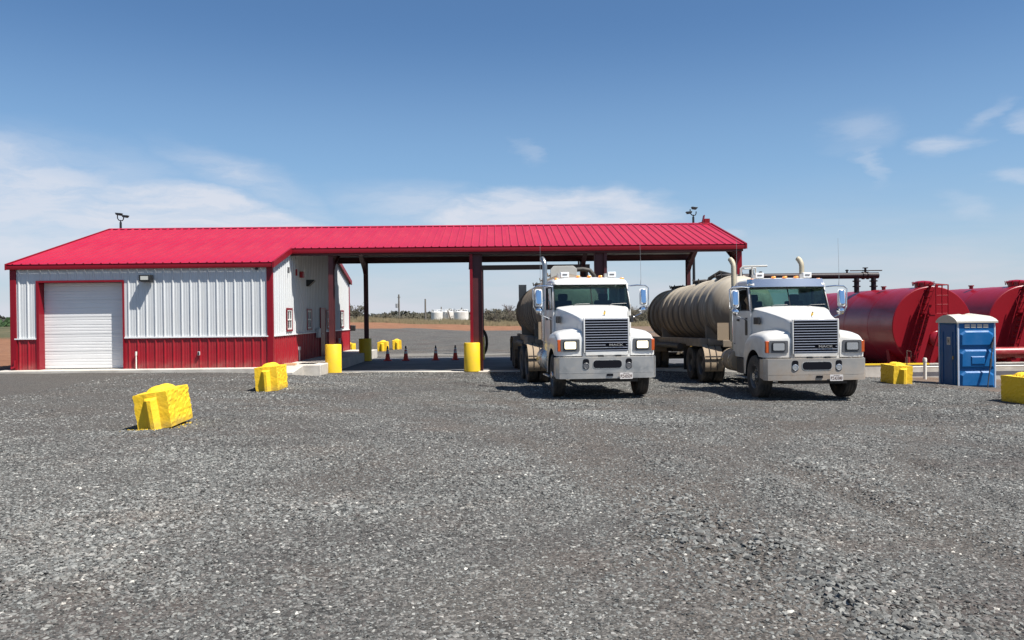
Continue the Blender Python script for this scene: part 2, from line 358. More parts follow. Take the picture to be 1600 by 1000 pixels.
COMP = np.clip(hump(XX, YY, 1.3, 8.6, 2.4, .55, 112, 1.)+hump(XX, YY, -1.6, 9.4, 2.4, .7, 70, .8)+hump(XX, YY, .2, 5.4, 1.0, .4, 60, .6)+hump(XX, YY, -3.2, 13, 3, .8, 110, .5)+hump(XX, YY, 5, 14, 4, 1.1, 25, .6), 0, 1)
ZZ += COARSE*.03*(1+fbm*2)-RUT*.06*(1+fbm)-TRACK*.010
# raised edge of the gravel running past the first block
edge = (XX+5.5)*.35-(YY-13.6)
ZZ -= 0.07/(1+np.exp(-(YY-(13.3+(XX+6.2)*.25))*5))*np.exp(-((XX+9)/4.5)**2)*np.clip((24-YY)/8, 0, 1)
def rect_low(x0, x1, y0, y1, z):
    global ZZ
    ins = (XX > x0) & (XX < x1) & (YY > y0) & (YY < y1); ZZ = np.where(ins, np.minimum(ZZ, z), ZZ)
rect_low(-17.2, -6.3, 28.3, 44.4, -.6); rect_low(-6.9, 9.8, 31.2, 43.2, -.62)
rect_low(12.4, 36, 34.05, 56, -1.35)
verts = np.stack([XX.ravel(), YY.ravel(), ZZ.ravel()], 1)
nx, ny = len(xs), len(ys)
ii = np.arange((ny-1)*(nx-1)); a0 = (ii//(nx-1))*nx+ii % (nx-1)
faces = np.stack([a0, a0+1, a0+nx+1, a0+nx], 1)
def fast_mesh(name, v, f):
    me = bpy.data.meshes.new(name); me.vertices.add(len(v)); me.vertices.foreach_set('co', v.astype(np.float32).ravel())
    me.loops.add(f.size); me.loops.foreach_set('vertex_index', f.astype(np.int32).ravel()); me.polygons.add(len(f))
    me.polygons.foreach_set('loop_start', np.arange(0, f.size, f.shape[1], dtype=np.int32)); me.update(calc_edges=True); return me
gme = fast_mesh('ground', verts, faces)
gme.polygons.foreach_set('use_smooth', np.ones(len(faces), dtype=bool))
def sstep(x, a, b):
    t = np.clip((x-a)/(b-a), 0, 1); return t*t*(3-2*t)
gedge = 91+XX*.15+fb2*2
dirt = sstep(YY, gedge, gedge+1.5)
dirt = np.maximum(dirt, sstep(-XX, 17.2, 18.2)*sstep(YY, 25, 30))
dirt = np.maximum(dirt, .85*np.exp(-((XX-15.5)/3.4)**2-((YY-27.8)/2.6)**2)*(YY > 24)); dirt = np.maximum(dirt, .9*sstep(XX, 12.2, 13)*sstep(YY, 27.5, 29.5)*(YY < 90))
dirt = np.maximum(dirt, .55*sstep(XX, 11.8, 14)*sstep(YY, 19.5, 21)*sstep(-YY, -27, -23))
grass = sstep(YY, 116+fb2*3, 121+fb2*3)
grass = np.maximum(grass, sstep(-XX, 22, 26)*sstep(YY, 62, 70))
darkz = sstep(-(XX*.45+6.9+.15*(YY-10)-fb2*.8), 0, 1.0)*sstep(YY, 9, 11)*(YY < 60)
lowl = 13.3+(XX+6.2)*.25
darkz = np.clip(sstep(YY, lowl-.3, lowl+.5)*sstep(-XX, 5.2, 7.5), 0, 1)*(YY < 60)
for nm, arr in (('dirt', dirt), ('grass', grass), ('dark', darkz), ('coarse', COARSE), ('track', np.clip(TRACK*1.0+COMP*.9, 0, 1)), ('pale', sstep(YY, 44.3, 45)*sstep(-YY, -48.5, -46.5)*(np.abs(XX-1) < 8.5)*np.clip(.7+fb2, 0, 1))):
    at = gme.attributes.new(nm, 'FLOAT', 'POINT'); at.data.foreach_set('value', arr.astype(np.float32).ravel())
gm = bpy.data.materials.new('gravel_ground'); gm.use_nodes = True; t = gm.node_tree; p = t.nodes['Principled BSDF']
ob = N(t, 'ShaderNodeTexCoord').outputs['Object']
def vor(scale):
    n = N(t, 'ShaderNodeTexVoronoi'); n.inputs['Scale'].default_value = scale; t.links.new(ob, n.inputs['Vector']); return n
v1 = vor(34); v2 = vor(85)
def lum(n):
    s = N(t, 'ShaderNodeSeparateColor'); t.links.new(n.outputs['Color'], s.inputs[0]); return s.outputs[0], s.outputs[1]
l1, l1b = lum(v1); l2, _ = lum(v2)
cst = ramp(t, l1, [(0, (.022, .021, .02)), (.45, (.068, .065, .060)), (.8, (.125, .12, .112)), (.97, (.22, .21, .195)), (1, (.45, .43, .4))])
fin = ramp(t, l2, [(0, (.03, .028, .026)), (.6, (.078, .074, .069)), (1, (.17, .162, .15))])
big = nz(t, ob, .35, 5, .6); big2 = nz(t, ob, 1.3, 5, .65)
g0 = mixc(t, ramp(t, big2.outputs['Fac'], [(.4, 0.), (.6, .8)]), cst, fin)
g1 = mixc(t, 1., g0, ramp(t, big.outputs['Fac'], [(.35, (.84, .80, .80)), (.5, (1.0, 1.0, .99)), (.7, (1.16, 1.13, 1.08))]), 'MULTIPLY')
brown = ramp(t, nz(t, ob, .5, 6, .7).outputs['Fac'], [(.50, 0.), (.66, .55)])
g2 = mixc(t, brown, g1, (.092, .070, .059))
def attr(nm):
    a = N(t, 'ShaderNodeAttribute', attribute_name=nm); return a.outputs['Fac']
nzm = nz(t, ob, 1.8, 6, .7).outputs['Fac']
def edged(nm, w=.5): return mth(t, 'MULTIPLY', mth(t, 'SUBTRACT', mth(t, 'ADD', attr(nm), mth(t, 'MULTIPLY', mth(t, 'SUBTRACT', nzm, .5), w)), .25), 2.0, clamp=True)
g2 = mixc(t, mth(t, 'MULTIPLY', attr('track'), .75), g2, mixc(t, 1., fin, (1.08, .97, .89), 'MULTIPLY'))
g2 = mixc(t, mth(t, 'MULTIPLY', attr('pale'), .6), g2, (.28, .26, .23))
g3 = mixc(t, mth(t, 'MULTIPLY', attr('dark'), .7), g2, mixc(t, 1., fin, (1.02, .97, .93), 'MULTIPLY'))
dirtc = ramp(t, nz(t, ob, .9, 7, .65).outputs['Fac'], [(.3, (.17, .078, .042)), (.7, (.26, .13, .072))])
dirtn = ramp(t, nz(t, ob, .9, 7, .65).outputs['Fac'], [(.3, (.12, .08, .055)), (.7, (.20, .14, .10))])
spx = N(t, 'ShaderNodeSeparateXYZ'); t.links.new(ob, spx.inputs[0])
dsel = mth(t, 'GREATER_THAN', spx.outputs[0], 10.)
g4 = mixc(t, edged('dirt'), g3, mixc(t, dsel, dirtc, dirtn))
grc = ramp(t, nz(t, ob, .25, 7, .7).outputs['Fac'], [(.35, (.05, .058, .026)), (.55, (.105, .092, .05)), (.7, (.18, .14, .08))])
g5 = mixc(t, edged('grass'), g4, grc)
t.links.new(g5, p.inputs['Base Color']); p.inputs['Roughness'].default_value = .9; p.inputs['Specular IOR Level'].default_value = .25
h = mth(t, 'ADD', mth(t, 'MULTIPLY', l1, .5), mth(t, 'MULTIPLY', mth(t, 'SUBTRACT', 1., v1.outputs['Distance']), .6))
h = mth(t, 'ADD', h, mth(t, 'MULTIPLY', l2, .35))
bp = N(t, 'ShaderNodeBump'); bp.inputs['Strength'].default_value = .9; bp.inputs['Distance'].default_value = .02
t.links.new(h, bp.inputs['Height']); t.links.new(bp.outputs[0], p.inputs['Normal'])
gme.materials.append(gm)
go = bpy.data.objects.new('ground', gme); COL.objects.link(go); go['kind'] = 'structure'

# loose stones over the near ground
def make_stones():
    m = bpy.data.materials.new('crushed_stone'); m.use_nodes = True; t = m.node_tree; p = t.nodes['Principled BSDF']
    a = N(t, 'ShaderNodeAttribute', attribute_type='INSTANCER', attribute_name='rnd')
    c = ramp(t, a.outputs['Fac'], [(0, (.03, .03, .029)), (.25, (.088, .088, .083)), (.62, (.148, .149, .140)), (.9, (.215, .214, .20)), (.985, (.27, .262, .24)), (1, (.5, .48, .43))])
    b = N(t, 'ShaderNodeAttribute', attribute_type='INSTANCER', attribute_name='rnd2')
    c = mixc(t, ramp(t, b.outputs['Fac'], [(.82, 0.), (.97, .45)]), c, (.11, .085, .075))
    gp = N(t, 'ShaderNodeNewGeometry').outputs['Position']
    c = mixc(t, ramp(t, nz(t, gp, .5, 6, .7).outputs['Fac'], [(.53, 0.), (.68, .55)]), c, mixc(t, 1., c, (.98, .86, .78), 'MULTIPLY'))
    c = mixc(t, 1., c, ramp(t, nz(t, gp, .35, 5, .6).outputs['Fac'], [(.35, .78), (.5, 1.0), (.7, 1.2)]), 'MULTIPLY')
    t.links.new(c, p.inputs['Base Color']); p.inputs['Roughness'].default_value = .8; p.inputs['Specular IOR Level'].default_value = .3
    sx0 = np.where((xs > -11.9) & (xs < 13.9))[0]; sy0 = np.where((ys > 3.2) & (ys < 31))[0]
    I, J = np.meshgrid(sy0, sx0, indexing='ij'); V = np.stack([XX[I, J].ravel(), YY[I, J].ravel(), ZZ[I, J].ravel()-.002], 1)
    w = len(sx0); q = np.arange((len(sy0)-1)*(w-1)); b0 = (q//(w-1))*w+q % (w-1)
    F = np.stack([b0, b0+1, b0+w+1, b0+w], 1)
    x, y = V[:, 0], V[:, 1]
    inview = (np.abs(x-y*.02) < y*.70+.8)
    F = F[inview[F].any(axis=1)]
    me = fast_mesh('gravel_stones', V, F)
    co = COARSE[I, J].ravel(); fb = fb2[I, J].ravel(); dk = darkz[I, J].ravel(); dr = dirt[I, J].ravel()
    D = np.maximum(y, 3.5)
    dens = 3400*np.clip((7.5/D), 0, 1)**1.6
    tk = np.clip(TRACK*1.0+COMP*.9, 0, 1)[I, J].ravel()
    dens *= np.clip(.95+.5*fb, .4, 1.4)*(1-.45*dk)*(1-.5*tk)*(1-((x > -17.4) & (x < -6.2) & (y > 28.2)))*(1-.6*np.clip(dr, 0, 1))*(1-.35*co)
    size = (.0076+.0030*np.clip(fb, -.6, 1.2)+.0060*co-.002*tk)*(1+.02*(D-4))
    for nm, arr in (('dens', dens), ('ssize', size)):
        at = me.attributes.new(nm, 'FLOAT', 'POINT'); at.data.foreach_set('value', arr.astype(np.float32))
    ng = bpy.data.node_groups.new('scatter_stones', 'GeometryNodeTree')
    ng.interface.new_socket('Geometry', in_out='INPUT', socket_type='NodeSocketGeometry'); ng.interface.new_socket('Geometry', in_out='OUTPUT', socket_type='NodeSocketGeometry')
    L = ng.links.new; gi = N(ng, 'NodeGroupInput'); gout = N(ng, 'NodeGroupOutput')
    def na(nm):
        n = N(ng, 'GeometryNodeInputNamedAttribute', data_type='FLOAT'); n.inputs[0].default_value = nm; return n.outputs[0]
    dp = N(ng, 'GeometryNodeDistributePointsOnFaces'); L(gi.outputs[0], dp.inputs['Mesh']); L(na('dens'), dp.inputs['Density'])
    join = N(ng, 'GeometryNodeGeometryToInstance'); rs = random.Random(3)
    for k in range(7):
        ico = N(ng, 'GeometryNodeMeshIcoSphere'); ico.inputs['Radius'].default_value = 1; ico.inputs['Subdivisions'].default_value = 1 if k < 5 else 2
        nn = N(ng, 'ShaderNodeTexNoise', noise_dimensions='4D'); nn.inputs['W'].default_value = k*7.3; nn.inputs['Scale'].default_value = 1.1
        sub = N(ng, 'ShaderNodeVectorMath', operation='SUBTRACT'); L(nn.outputs['Color'], sub.inputs[0]); sub.inputs[1].default_value = (.5, .5, .5)
        scl = N(ng, 'ShaderNodeVectorMath', operation='SCALE'); L(sub.outputs[0], scl.inputs[0]); scl.inputs['Scale'].default_value = 2.6
        sp = N(ng, 'GeometryNodeSetPosition'); L(ico.outputs['Mesh'], sp.inputs[0]); L(scl.outputs[0], sp.inputs['Offset'])
        tf = N(ng, 'GeometryNodeTransform'); L(sp.outputs[0], tf.inputs[0]); tf.inputs['Scale'].default_value = (rs.uniform(1.0, 1.7), rs.uniform(.7, 1.1), rs.uniform(.4, .75))
        sm = N(ng, 'GeometryNodeSetShadeSmooth'); sm.inputs['Shade Smooth'].default_value = False; L(tf.outputs[0], sm.inputs[0])
        smt = N(ng, 'GeometryNodeSetMaterial'); smt.inputs['Material'].default_value = m; L(sm.outputs[0], smt.inputs[0]); L(smt.outputs[0], join.inputs[0])
    ip = N(ng, 'GeometryNodeInstanceOnPoints'); L(dp.outputs['Points'], ip.inputs['Points']); L(join.outputs[0], ip.inputs['Instance']); ip.inputs['Pick Instance'].default_value = True
    def rnd(lo, hi, seed, vec=False):
        n = N(ng, 'FunctionNodeRandomValue', data_type='FLOAT_VECTOR' if vec else 'FLOAT')
        a, b = (0, 1) if vec else (2, 3); n.inputs[a].default_value = lo; n.inputs[b].default_value = hi; n.inputs['Seed'].default_value = seed
        return n.outputs[0 if vec else 1]
    L(rnd((-.5, -.5, 0), (.5, .5, 6.28), 1, True), ip.inputs['Rotation'])
    pw = N(ng, 'ShaderNodeMath', operation='POWER'); L(rnd(0., 1., 2), pw.inputs[0]); pw.inputs[1].default_value = 2.2
    ma = N(ng, 'ShaderNodeMath', operation='MULTIPLY_ADD'); L(pw.outputs[0], ma.inputs[0]); ma.inputs[1].default_value = 1.5; ma.inputs[2].default_value = .55
    mu = N(ng, 'ShaderNodeMath', operation='MULTIPLY'); L(na('ssize'), mu.inputs[0]); L(ma.outputs[0], mu.inputs[1]); L(mu.outputs[0], ip.inputs['Scale'])
    last = ip.outputs[0]
    for nm, sd_ in (('rnd', 11), ('rnd2', 12)):
        sa = N(ng, 'GeometryNodeStoreNamedAttribute', data_type='FLOAT', domain='INSTANCE'); sa.inputs['Name'].default_value = nm
        L(last, sa.inputs[0]); L(rnd(0., 1., sd_), sa.inputs['Value']); last = sa.outputs[0]
    L(last, gout.inputs[0])
    o = bpy.data.objects.new('gravel_stones', me); COL.objects.link(o); o['kind'] = 'stuff'
    tag(o, 'loose grey crushed stone covering the whole yard', 'gravel')
    md = o.modifiers.new('scatter', 'NODES'); md.node_group = ng
make_stones()

# ------------------------------------------------------------------ building
XL, XR, XC = -16.74, -7.8, 9.5
YF, YB = 28.9, 44.0
SL = .265; Y0 = 28.80; Z0 = 3.65
YRID = (YF+YB)/2
def rz(y): return Z0+SL*((y if y <= YRID else 2*YRID-y)-Y0)
RIDGE = rz(YRID); YC0 = 31.4; YC1 = 40.5
B = thing('metal_building', 'long metal building with red roof, white and red walls and open drive-through canopy', 'building', (0, 0, 0))
# slabs
def slab(name, x0, x1, y0, y1, z0, z1, m, bev=.02): return obj(name, MB().box(x0, x1, y0, y1, z0, z1), m, bevel=bev, kind='structure')
slab('office_slab', XL-.35, XR+.02, 28.3, YB+.2, -.7, 0.0, CONC)
slab('walkway', XR+.024, -6.35, 29.9, YB+.2, -.7, -.004, CONC)
# ramp at the front end of the walkway
obj('ramp', MB().prism([(28.32, -.8), (28.32, -.16), (29.892, -.01), (29.892, -.8)], 'x', XR+.024, -6.95), CONC, bevel=.015, kind='structure')
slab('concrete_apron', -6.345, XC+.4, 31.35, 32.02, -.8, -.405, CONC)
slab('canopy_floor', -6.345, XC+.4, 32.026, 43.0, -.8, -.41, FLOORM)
for i, x in enumerate(np.arange(-6.2, 9.7, 2.65)):
    pass
# ribbed panel builder: sheet lies in the x/z plane, ribs stand out towards -y
def rib_profile(w, ph=0.0, minor=True, pitch=.3048, hr=.032, bw=.075, tw=.03):
    pts = [(0., 0.)]
    k = math.ceil((0-ph)/pitch - 1e-6)
    while ph+k*pitch < w+1e-6:
        c = ph+k*pitch
        for d, hh in ((-bw/2, 0), (-tw/2, hr), (tw/2, hr), (bw/2, 0)):
            if 1e-4 < c+d < w-1e-4: pts.append((c+d, hh))
        if minor:
            for q in (.36, .64):
                for d, hh in ((-.018, 0), (-.008, .006), (.008, .006), (.018, 0)):
                    if 1e-4 < c+q*pitch+d < w-1e-4: pts.append((c+q*pitch+d, hh))
        k += 1
    pts.append((w, 0.)); return pts
def panel_mesh(w, z0, ztop, ph, m):
    mb = MB(); pr = rib_profile(w, ph)
    secs = []
    for (x, hh) in pr:
        zt = ztop(x); secs.append([(x, -hh, z0), (x, -hh, zt), (x, .012, zt), (x, .012, z0)])
    mb.loft(secs); return mesh_of('wall_panel', mb, m, 0)
PW = .9144; cache = {}
def wall_run(a, b, z0, ztop, m, place, parent=B, name='wall_panel'):
    x = a
    while x < b-1e-3:
        w = min(PW, b-x); z1, z2 = ztop(x), ztop(x+w)
        mid = [y for y in (YRID,) if x < y < x+w]
        key = (round(w, 3), z0, round(z1, 3), round(z2, 3), m.name) if not mid else None
        if key is None or key not in cache:
            me = panel_mesh(w-.004, z0, (lambda q, x=x: ztop(x+q)), .15, m)
            if key: cache[key] = me
        else: me = cache[key]
        o = obj(name, me, m, parent); place(o, x); x += w
# front wall: x along +X, ribs towards -Y
def pf(o, x): o.location = (x, YF, 0)
GX0, GX1, GZ = -15.80, -12.93, 3.02
ct = lambda v: (lambda x: v)
for (a, b) in ((XL+.10, GX0-.10), (GX1+.05, XR-.12)):
    wall_run(a, b, 1.10, ct(3.5), WHITEW, pf); wall_run(a, b, .0, ct(1.055), RED, pf)
    obj('trim', MB().box(a, b, YF-.055, YF+.005, 1.058, 1.098), WHITEB, B)
wall_run(GX0-.10, GX1+.05, GZ+.07, ct(3.5), WHITEW, pf)
obj('wall', MB().box(XL+.02, GX0-.06, YF+.014, YF+.2, 0.002, 3.55).box(GX1+.06, XR-.22, YF+.014, YF+.2, 0.002, 3.55).box(GX0-.058, GX1+.058, YF+.014, YF+.2, GZ+.05, 3.55), WHITEW, B)
# left, back walls (plain ribbed runs)
def pl(o, y): o.location = (XL, y, 0); o.rotation_euler = (0, 0, R(-90)); o.location.y = 0
def gable_top(y): return rz(y)-.06
# right side wall: y along +Y, ribs towards +X
def ps(o, y): o.location = (XR, y, 0); o.rotation_euler = (0, 0, R(90))
wall_run(YF+.1, YB-.1, 1.10, gable_top, WHITEW, ps); wall_run(YF+.1, YB-.1, 0.002, ct(1.055), RED, ps)
obj('trim', MB().box(XR-.005, XR+.055, YF+.08, YB-.08, 1.058, 1.098), WHITEB, B)
obj('wall', MB().prism([(YF+.204, .003), (YB-.21, .003), (YB-.21, rz(YB-.21)-.07), (YRID, RIDGE-.07), (YF+.204, rz(YF+.204)-.07)], 'x', XR-.2, XR-.014), WHITEW, B)
def plx(o, y): o.location = (XL, 2*YRID-y, 0); o.rotation_euler = (0, 0, R(-90))
wall_run(YF+.1, YB-.1, 1.10, gable_top, WHITEW, plx); wall_run(YF+.1, YB-.1, .002, ct(1.055), RED, plx)
obj('wall', MB().prism([(YF+.204, .003), (YB-.21, .003), (YB-.21, rz(YB-.21)-.07), (YRID, RIDGE-.07), (YF+.204, rz(YF+.204)-.07)], 'x', XL+.014, XL+.18), WHITEW, B)
obj('wall', MB().box(XL+.02, XR-.02, YB-.205, YB-.02, .002, 3.5), WHITEW, B)
# corner trims
for (x, sx_) in ((XL, 1), (XR, -1)):
    obj('corner_trim', MB().box(min(x-.045*sx_, x+.16*sx_), max(x-.045*sx_, x+.16*sx_), YF-.05, YF+.11, 0.001, 3.52), REDTRIM, B, bevel=.01)
    obj('corner_trim', MB().box(min(x-.045*sx_, x+.16*sx_), max(x-.045*sx_, x+.16*sx_), YB-.11, YB+.05, 0.001, 3.47), REDTRIM, B, bevel=.01)
# downspout shoe at the left corner
obj('downspout', MB().tube([(XL+.12, YF-.09, .35), (XL+.12, YF-.1, .12), (XL+.02, YF-.16, .06)], .04, 8), REDTRIM, B)
# garage door
obj('door_jamb', MB().box(GX0-.09, GX0, YF-.05, YF+.34, .003, GZ), REDTRIM, B)
obj('door_jamb', MB().box(GX1, GX1+.045, YF-.05, YF+.34, .003, GZ), REDTRIM, B)
obj('door_header', MB().box(GX0-.09, GX1+.045, YF-.052, YF+.34, GZ+.001, GZ+.06), REDTRIM, B)
gd = bpy.data.objects.new('garage_door', None); COL.objects.link(gd); gd.parent = B
def door_section(w, hh):
    pr = [(0, 0), (0, .035)]; z = .0
    prof = [(0.0, 0), (.0, .004), (.012, .0), (.085, .0), (.095, .006), (.11, .006), (.12, 0), (.20, 0), (.21, .006), (.225, .006), (.235, 0), (hh*.5, 0), (hh*.5+.01, .009), (hh*.5+.025, .009), (hh*.5+.035, 0), (hh*.5+.17, 0), (hh*.5+.18, .006), (hh*.5+.195, .006), (hh*.5+.205, 0), (hh-.008, 0), (hh-.004, .012), (hh-.001, .012)]
    prof = [(z, y) for z, y in sorted(set(prof))]
    poly = [(y, z) for z, y in prof]+[(.04, hh-.001), (.04, 0.)]
    mb = MB().prism(poly, 'x', 0, w); return mesh_of('door_section', mb, DOORW, 0)
# shallow grooves
dsec = door_section(GX1-GX0-.006, (GZ-.03)/5)
for k in range(5): obj('door_section', dsec, DOORW, gd, (GX0+.003, YF+.31, .025+k*(GZ-.03)/5))
obj('door_backing', MB().box(GX0, GX1, YF+.352, YF+.37, .0, GZ), DARK, B)
obj('door_seal', MB().box(GX0+.004, GX1-.004, YF+.315, YF+.34, .003, .024), BLACK, gd)
# wall light, pipe, outlet, camera on the front wall
wl = obj('wall_light', MB().prism([(YF-.05, 3.00), (YF-.33, 3.02), (YF-.33, 3.24), (YF-.05, 3.25)], 'x', -12.24, -11.86), BLACK, B, bevel=.015)
obj('light_lens', MB().prism([(YF-.336, 3.065), (YF-.331, 3.065), (YF-.331, 3.195), (YF-.336, 3.195)], 'x', -12.18, -11.92), mat('wall_light_lens', (.5, .49, .44), .4), wl)
obj('vent_pipe', MB().tube([(-12.46, YF-.10, .0), (-12.46, YF-.10, .60)], .022, 10).lathe([(.034, .46), (.034, .6)], 10, 'z', (-12.46, YF-.10, 0)), PVC, B)
op = obj('outlet_box', MB().box(-10.36, -10.28, YF-.09, YF-.034, .44, .57), mat('grey_box', (.45, .45, .45), .5), B, bevel=.008)
obj('outlet_cover', MB().box(-10.345, -10.295, YF-.10, YF-.092, .455, .555), BLACK, op)
obj('wall_camera', MB().lathe([(.0, YF-.13), (.035, YF-.12), (.045, YF-.06), (.045, YF)], 12, 'y', (-8.3, 0, 3.42)), BLACK, B)
# fascias / gutters
def fascia(x0, x1, y, sgn, zt, hh=.17):
    ya, yb = (y-.10, y) if sgn < 0 else (y, y+.10)
    pts = [(y, zt-hh), (y+sgn*.065, zt-hh), (y+sgn*.085, zt-hh*.45), (y+sgn*.07, zt-.02), (y+sgn*.09, zt), (y, zt)]
    return obj('fascia', MB().prism(pts, 'x', x0, x1), REDTRIM, B)
fascia(XL-.10, XR+.12, Y0, -1, Z0-.012); fascia(XL-.10, XR+.12, 2*YRID-Y0, 1, Z0-.012)
fascia(XR+.125, XC+.06, YC0, -1, rz(YC0)-.012, .19); fascia(XR+.125, XC+.06, YC1, 1, rz(YC1)-.012, .15)
# roof panels
ang = math.atan(SL)
def roof_mesh(w, L):
    pr = rib_profile(w, .1524, False, .3048, .034, .075, .028)
    secs = [[(x, 0, hh), (x, L, hh), (x, L, -.02), (x, 0, -.02)] for x, hh in pr]
    return mesh_of('roof_panel', MB().loft(secs), ROOF, 0)
Lof = (YRID-Y0)/math.cos(ang); Lcn = (YRID-YC0)/math.cos(ang)
def roof_run(x0, x1, y0, L, sides=(1, -1), y1=None):
    n = round((x1-x0)/PW); w = (x1-x0)/n; me = roof_mesh(w-.003, L-.004)
    y1 = y1 or 2*YRID-y0; me2 = roof_mesh(w-.003, (y1-YRID)/math.cos(ang)-.004)
    for i in range(n):
        for s in sides:
            o = obj('roof_panel', me if s == 1 else me2, ROOF, B)
            if s == 1: o.location = (x0+i*w, y0, rz(y0)); o.rotation_euler = (ang, 0, 0)
            else: o.location = (x0+(i+1)*w, y1, rz(y1)); o.rotation_euler = (ang, 0, R(180))
roof_run(XL-.06, XR+.08, Y0, Lof); roof_run(XR+.084, XC+.04, YC0, Lcn, y1=YC1)
obj('ridge_cap', MB().prism([(YRID-.18, RIDGE-.012), (YRID, RIDGE+.045), (YRID+.18, RIDGE-.012), (YRID, RIDGE+.03)], 'x', XL-.10, XC+.07), ROOF, B)
def rake(x0, x1, ya, yb):
    pts = []
    mb = MB().add([(x, y, rz(y)+dz) for x in (x0, x1) for y, dz in ((ya, -.17), (yb, -.17), (yb, .042), (ya, .042))],
                  [(0, 1, 2, 3), (7, 6, 5, 4), (0, 4, 5, 1), (1, 5, 6, 2), (2, 6, 7, 3), (3, 7, 4, 0)])
    return obj('rake_trim', mb, REDTRIM, B)
for (x0, x1, a) in ((XL-.12, XL-.064, Y0-.1), (XC+.044, XC+.11, YC0-.1)):
    rake(x0, x1, a, YRID); rake(x0, x1, YRID, 2*YRID-a if x0 < 0 else YC1+.1)
rake(XR+.084, XR+.15, Y0-.1, YC0-.112); rake(XR+.084, XR+.15, YC1+.112, 2*YRID-Y0+.1)
# small red vent box at the right end of the ridge
vb = obj('ridge_vent', MB().box(9.28, 9.52, YRID-.06, YRID+.3, RIDGE+.0, RIDGE+.22), REDTRIM, B, rot=None)
obj('vent_flap', MB().prism([(9.02, RIDGE+.03), (9.24, RIDGE+.06), (9.30, RIDGE+.38), (9.27, RIDGE+.38), (9.2, RIDGE+.08), (9.02, RIDGE+.05)], 'y', YRID-.08, YRID+.16), REDTRIM, vb)
# canopy underside: liner sheets, purlins, rafters, beams, columns
for s in (0, 1):
    ya, yb = (YC0+.02, YRID) if s == 0 else (YRID, YC1-.02)
    mb = MB().add([(x, y, rz(y)-.055+dz) for dz in (0, -.01) for x in (XR+.1, XC) for y in (ya, yb)], [(0, 1, 3, 2), (4, 6, 7, 5), (0, 4, 5, 1), (2, 3, 7, 6), (0, 2, 6, 4), (1, 5, 7, 3)])
    obj('roof_liner', mb, LINER, B)
for y in list(np.linspace(YC0+.25, YRID-.35, 5))+list(np.linspace(YRID+.35, YC1-.25, 5)):
    z = rz(y)-.07
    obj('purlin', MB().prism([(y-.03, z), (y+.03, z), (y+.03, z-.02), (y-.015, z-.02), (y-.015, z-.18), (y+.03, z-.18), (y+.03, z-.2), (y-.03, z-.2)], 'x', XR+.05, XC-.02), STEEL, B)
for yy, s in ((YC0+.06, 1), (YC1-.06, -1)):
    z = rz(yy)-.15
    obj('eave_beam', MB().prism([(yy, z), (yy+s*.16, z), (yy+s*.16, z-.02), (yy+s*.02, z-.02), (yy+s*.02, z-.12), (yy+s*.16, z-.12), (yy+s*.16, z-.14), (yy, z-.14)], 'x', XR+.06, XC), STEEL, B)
COLX = [(-6.28, 0), (-.93, 1), (4.22, 2), (9.40, 0)]
def rafter(x, w=.2):
    def web(s):
        ye = YC0+.22 if s == 1 else YC1-.22
        zt = lambda y: rz(y)-.27
        L = abs(YRID-ye)
        pts = [(ye, zt(ye)), (YRID, zt(YRID)), (YRID, zt(YRID)-.35), (ye+s*L*.45, zt(ye+s*L*.45)-.22), (ye+s*.5, zt(ye)-.38), (ye+s*.22, zt(ye)-.62), (ye, zt(ye)-.62)]
        obj('rafter', MB().prism(pts, 'x', x-.012, x+.012), STEEL, B)
        fl = pts[2:6]; vs = []
        for (y, z) in fl: vs.append([(x-w/2, y, z), (x+w/2, y, z), (x+w/2, y, z-.018), (x-w/2, y, z-.018)])
        obj('rafter_flange', MB().loft(vs), STEEL, B)
    web(1); web(-1)
for x, kind_ in COLX:
    rafter(x)
    for fr, yy in ((1, YC0+.2), (0, YC1-.2)):
        s = 1 if fr else -1; top = rz(yy)-.3; zb = -.405
        if fr and kind_:      # wide mid columns: web faces the yard, flange on one edge
            d = 1 if kind_ == 1 else -1
            c = obj('column', MB().box(x-.055, x+.055, yy-.05, yy+.2, zb, top), REDTRIM if d > 0 else STEEL, B)
            a, b = sorted((x+d*.056, x+d*.40)); obj('column_web', MB().box(a, b, yy+.06, yy+.075, zb, top), STEEL, c)
            a, b = sorted((x+d*.401, x+d*.42)); obj('column_flange', MB().box(a, b, yy-.03, yy+.18, zb, top), STEEL, c)
            continue
        w = .09; dpt = .30
        m = REDTRIM if fr and x > 9 else STEEL  # sunlit end column bright red; roof shade on the others painted as maroon
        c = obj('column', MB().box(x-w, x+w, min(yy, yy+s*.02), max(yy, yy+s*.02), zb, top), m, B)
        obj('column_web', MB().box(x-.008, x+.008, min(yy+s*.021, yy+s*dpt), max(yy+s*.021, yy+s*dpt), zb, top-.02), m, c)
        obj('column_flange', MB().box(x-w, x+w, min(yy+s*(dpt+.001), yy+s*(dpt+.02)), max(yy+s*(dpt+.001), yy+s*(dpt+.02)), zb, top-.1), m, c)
# long dark header under the middle bay and light bars
obj('header_beam', MB().box(-.9, 4.1, YRID-.1, YRID+.1, RIDGE-1.15, RIDGE-.85), STEEL, B)
lm = mat('tube_light_lens', (.6, .6, .58), .4)
for x in (-3.6, 1.7, 6.9):
    cl_ = obj('canopy_light', MB().box(x-.6, x+.6, YRID+1.5, YRID+1.65, rz(YRID+1.6)-.36, rz(YRID+1.6)-.28), lm, B, bevel=.02)
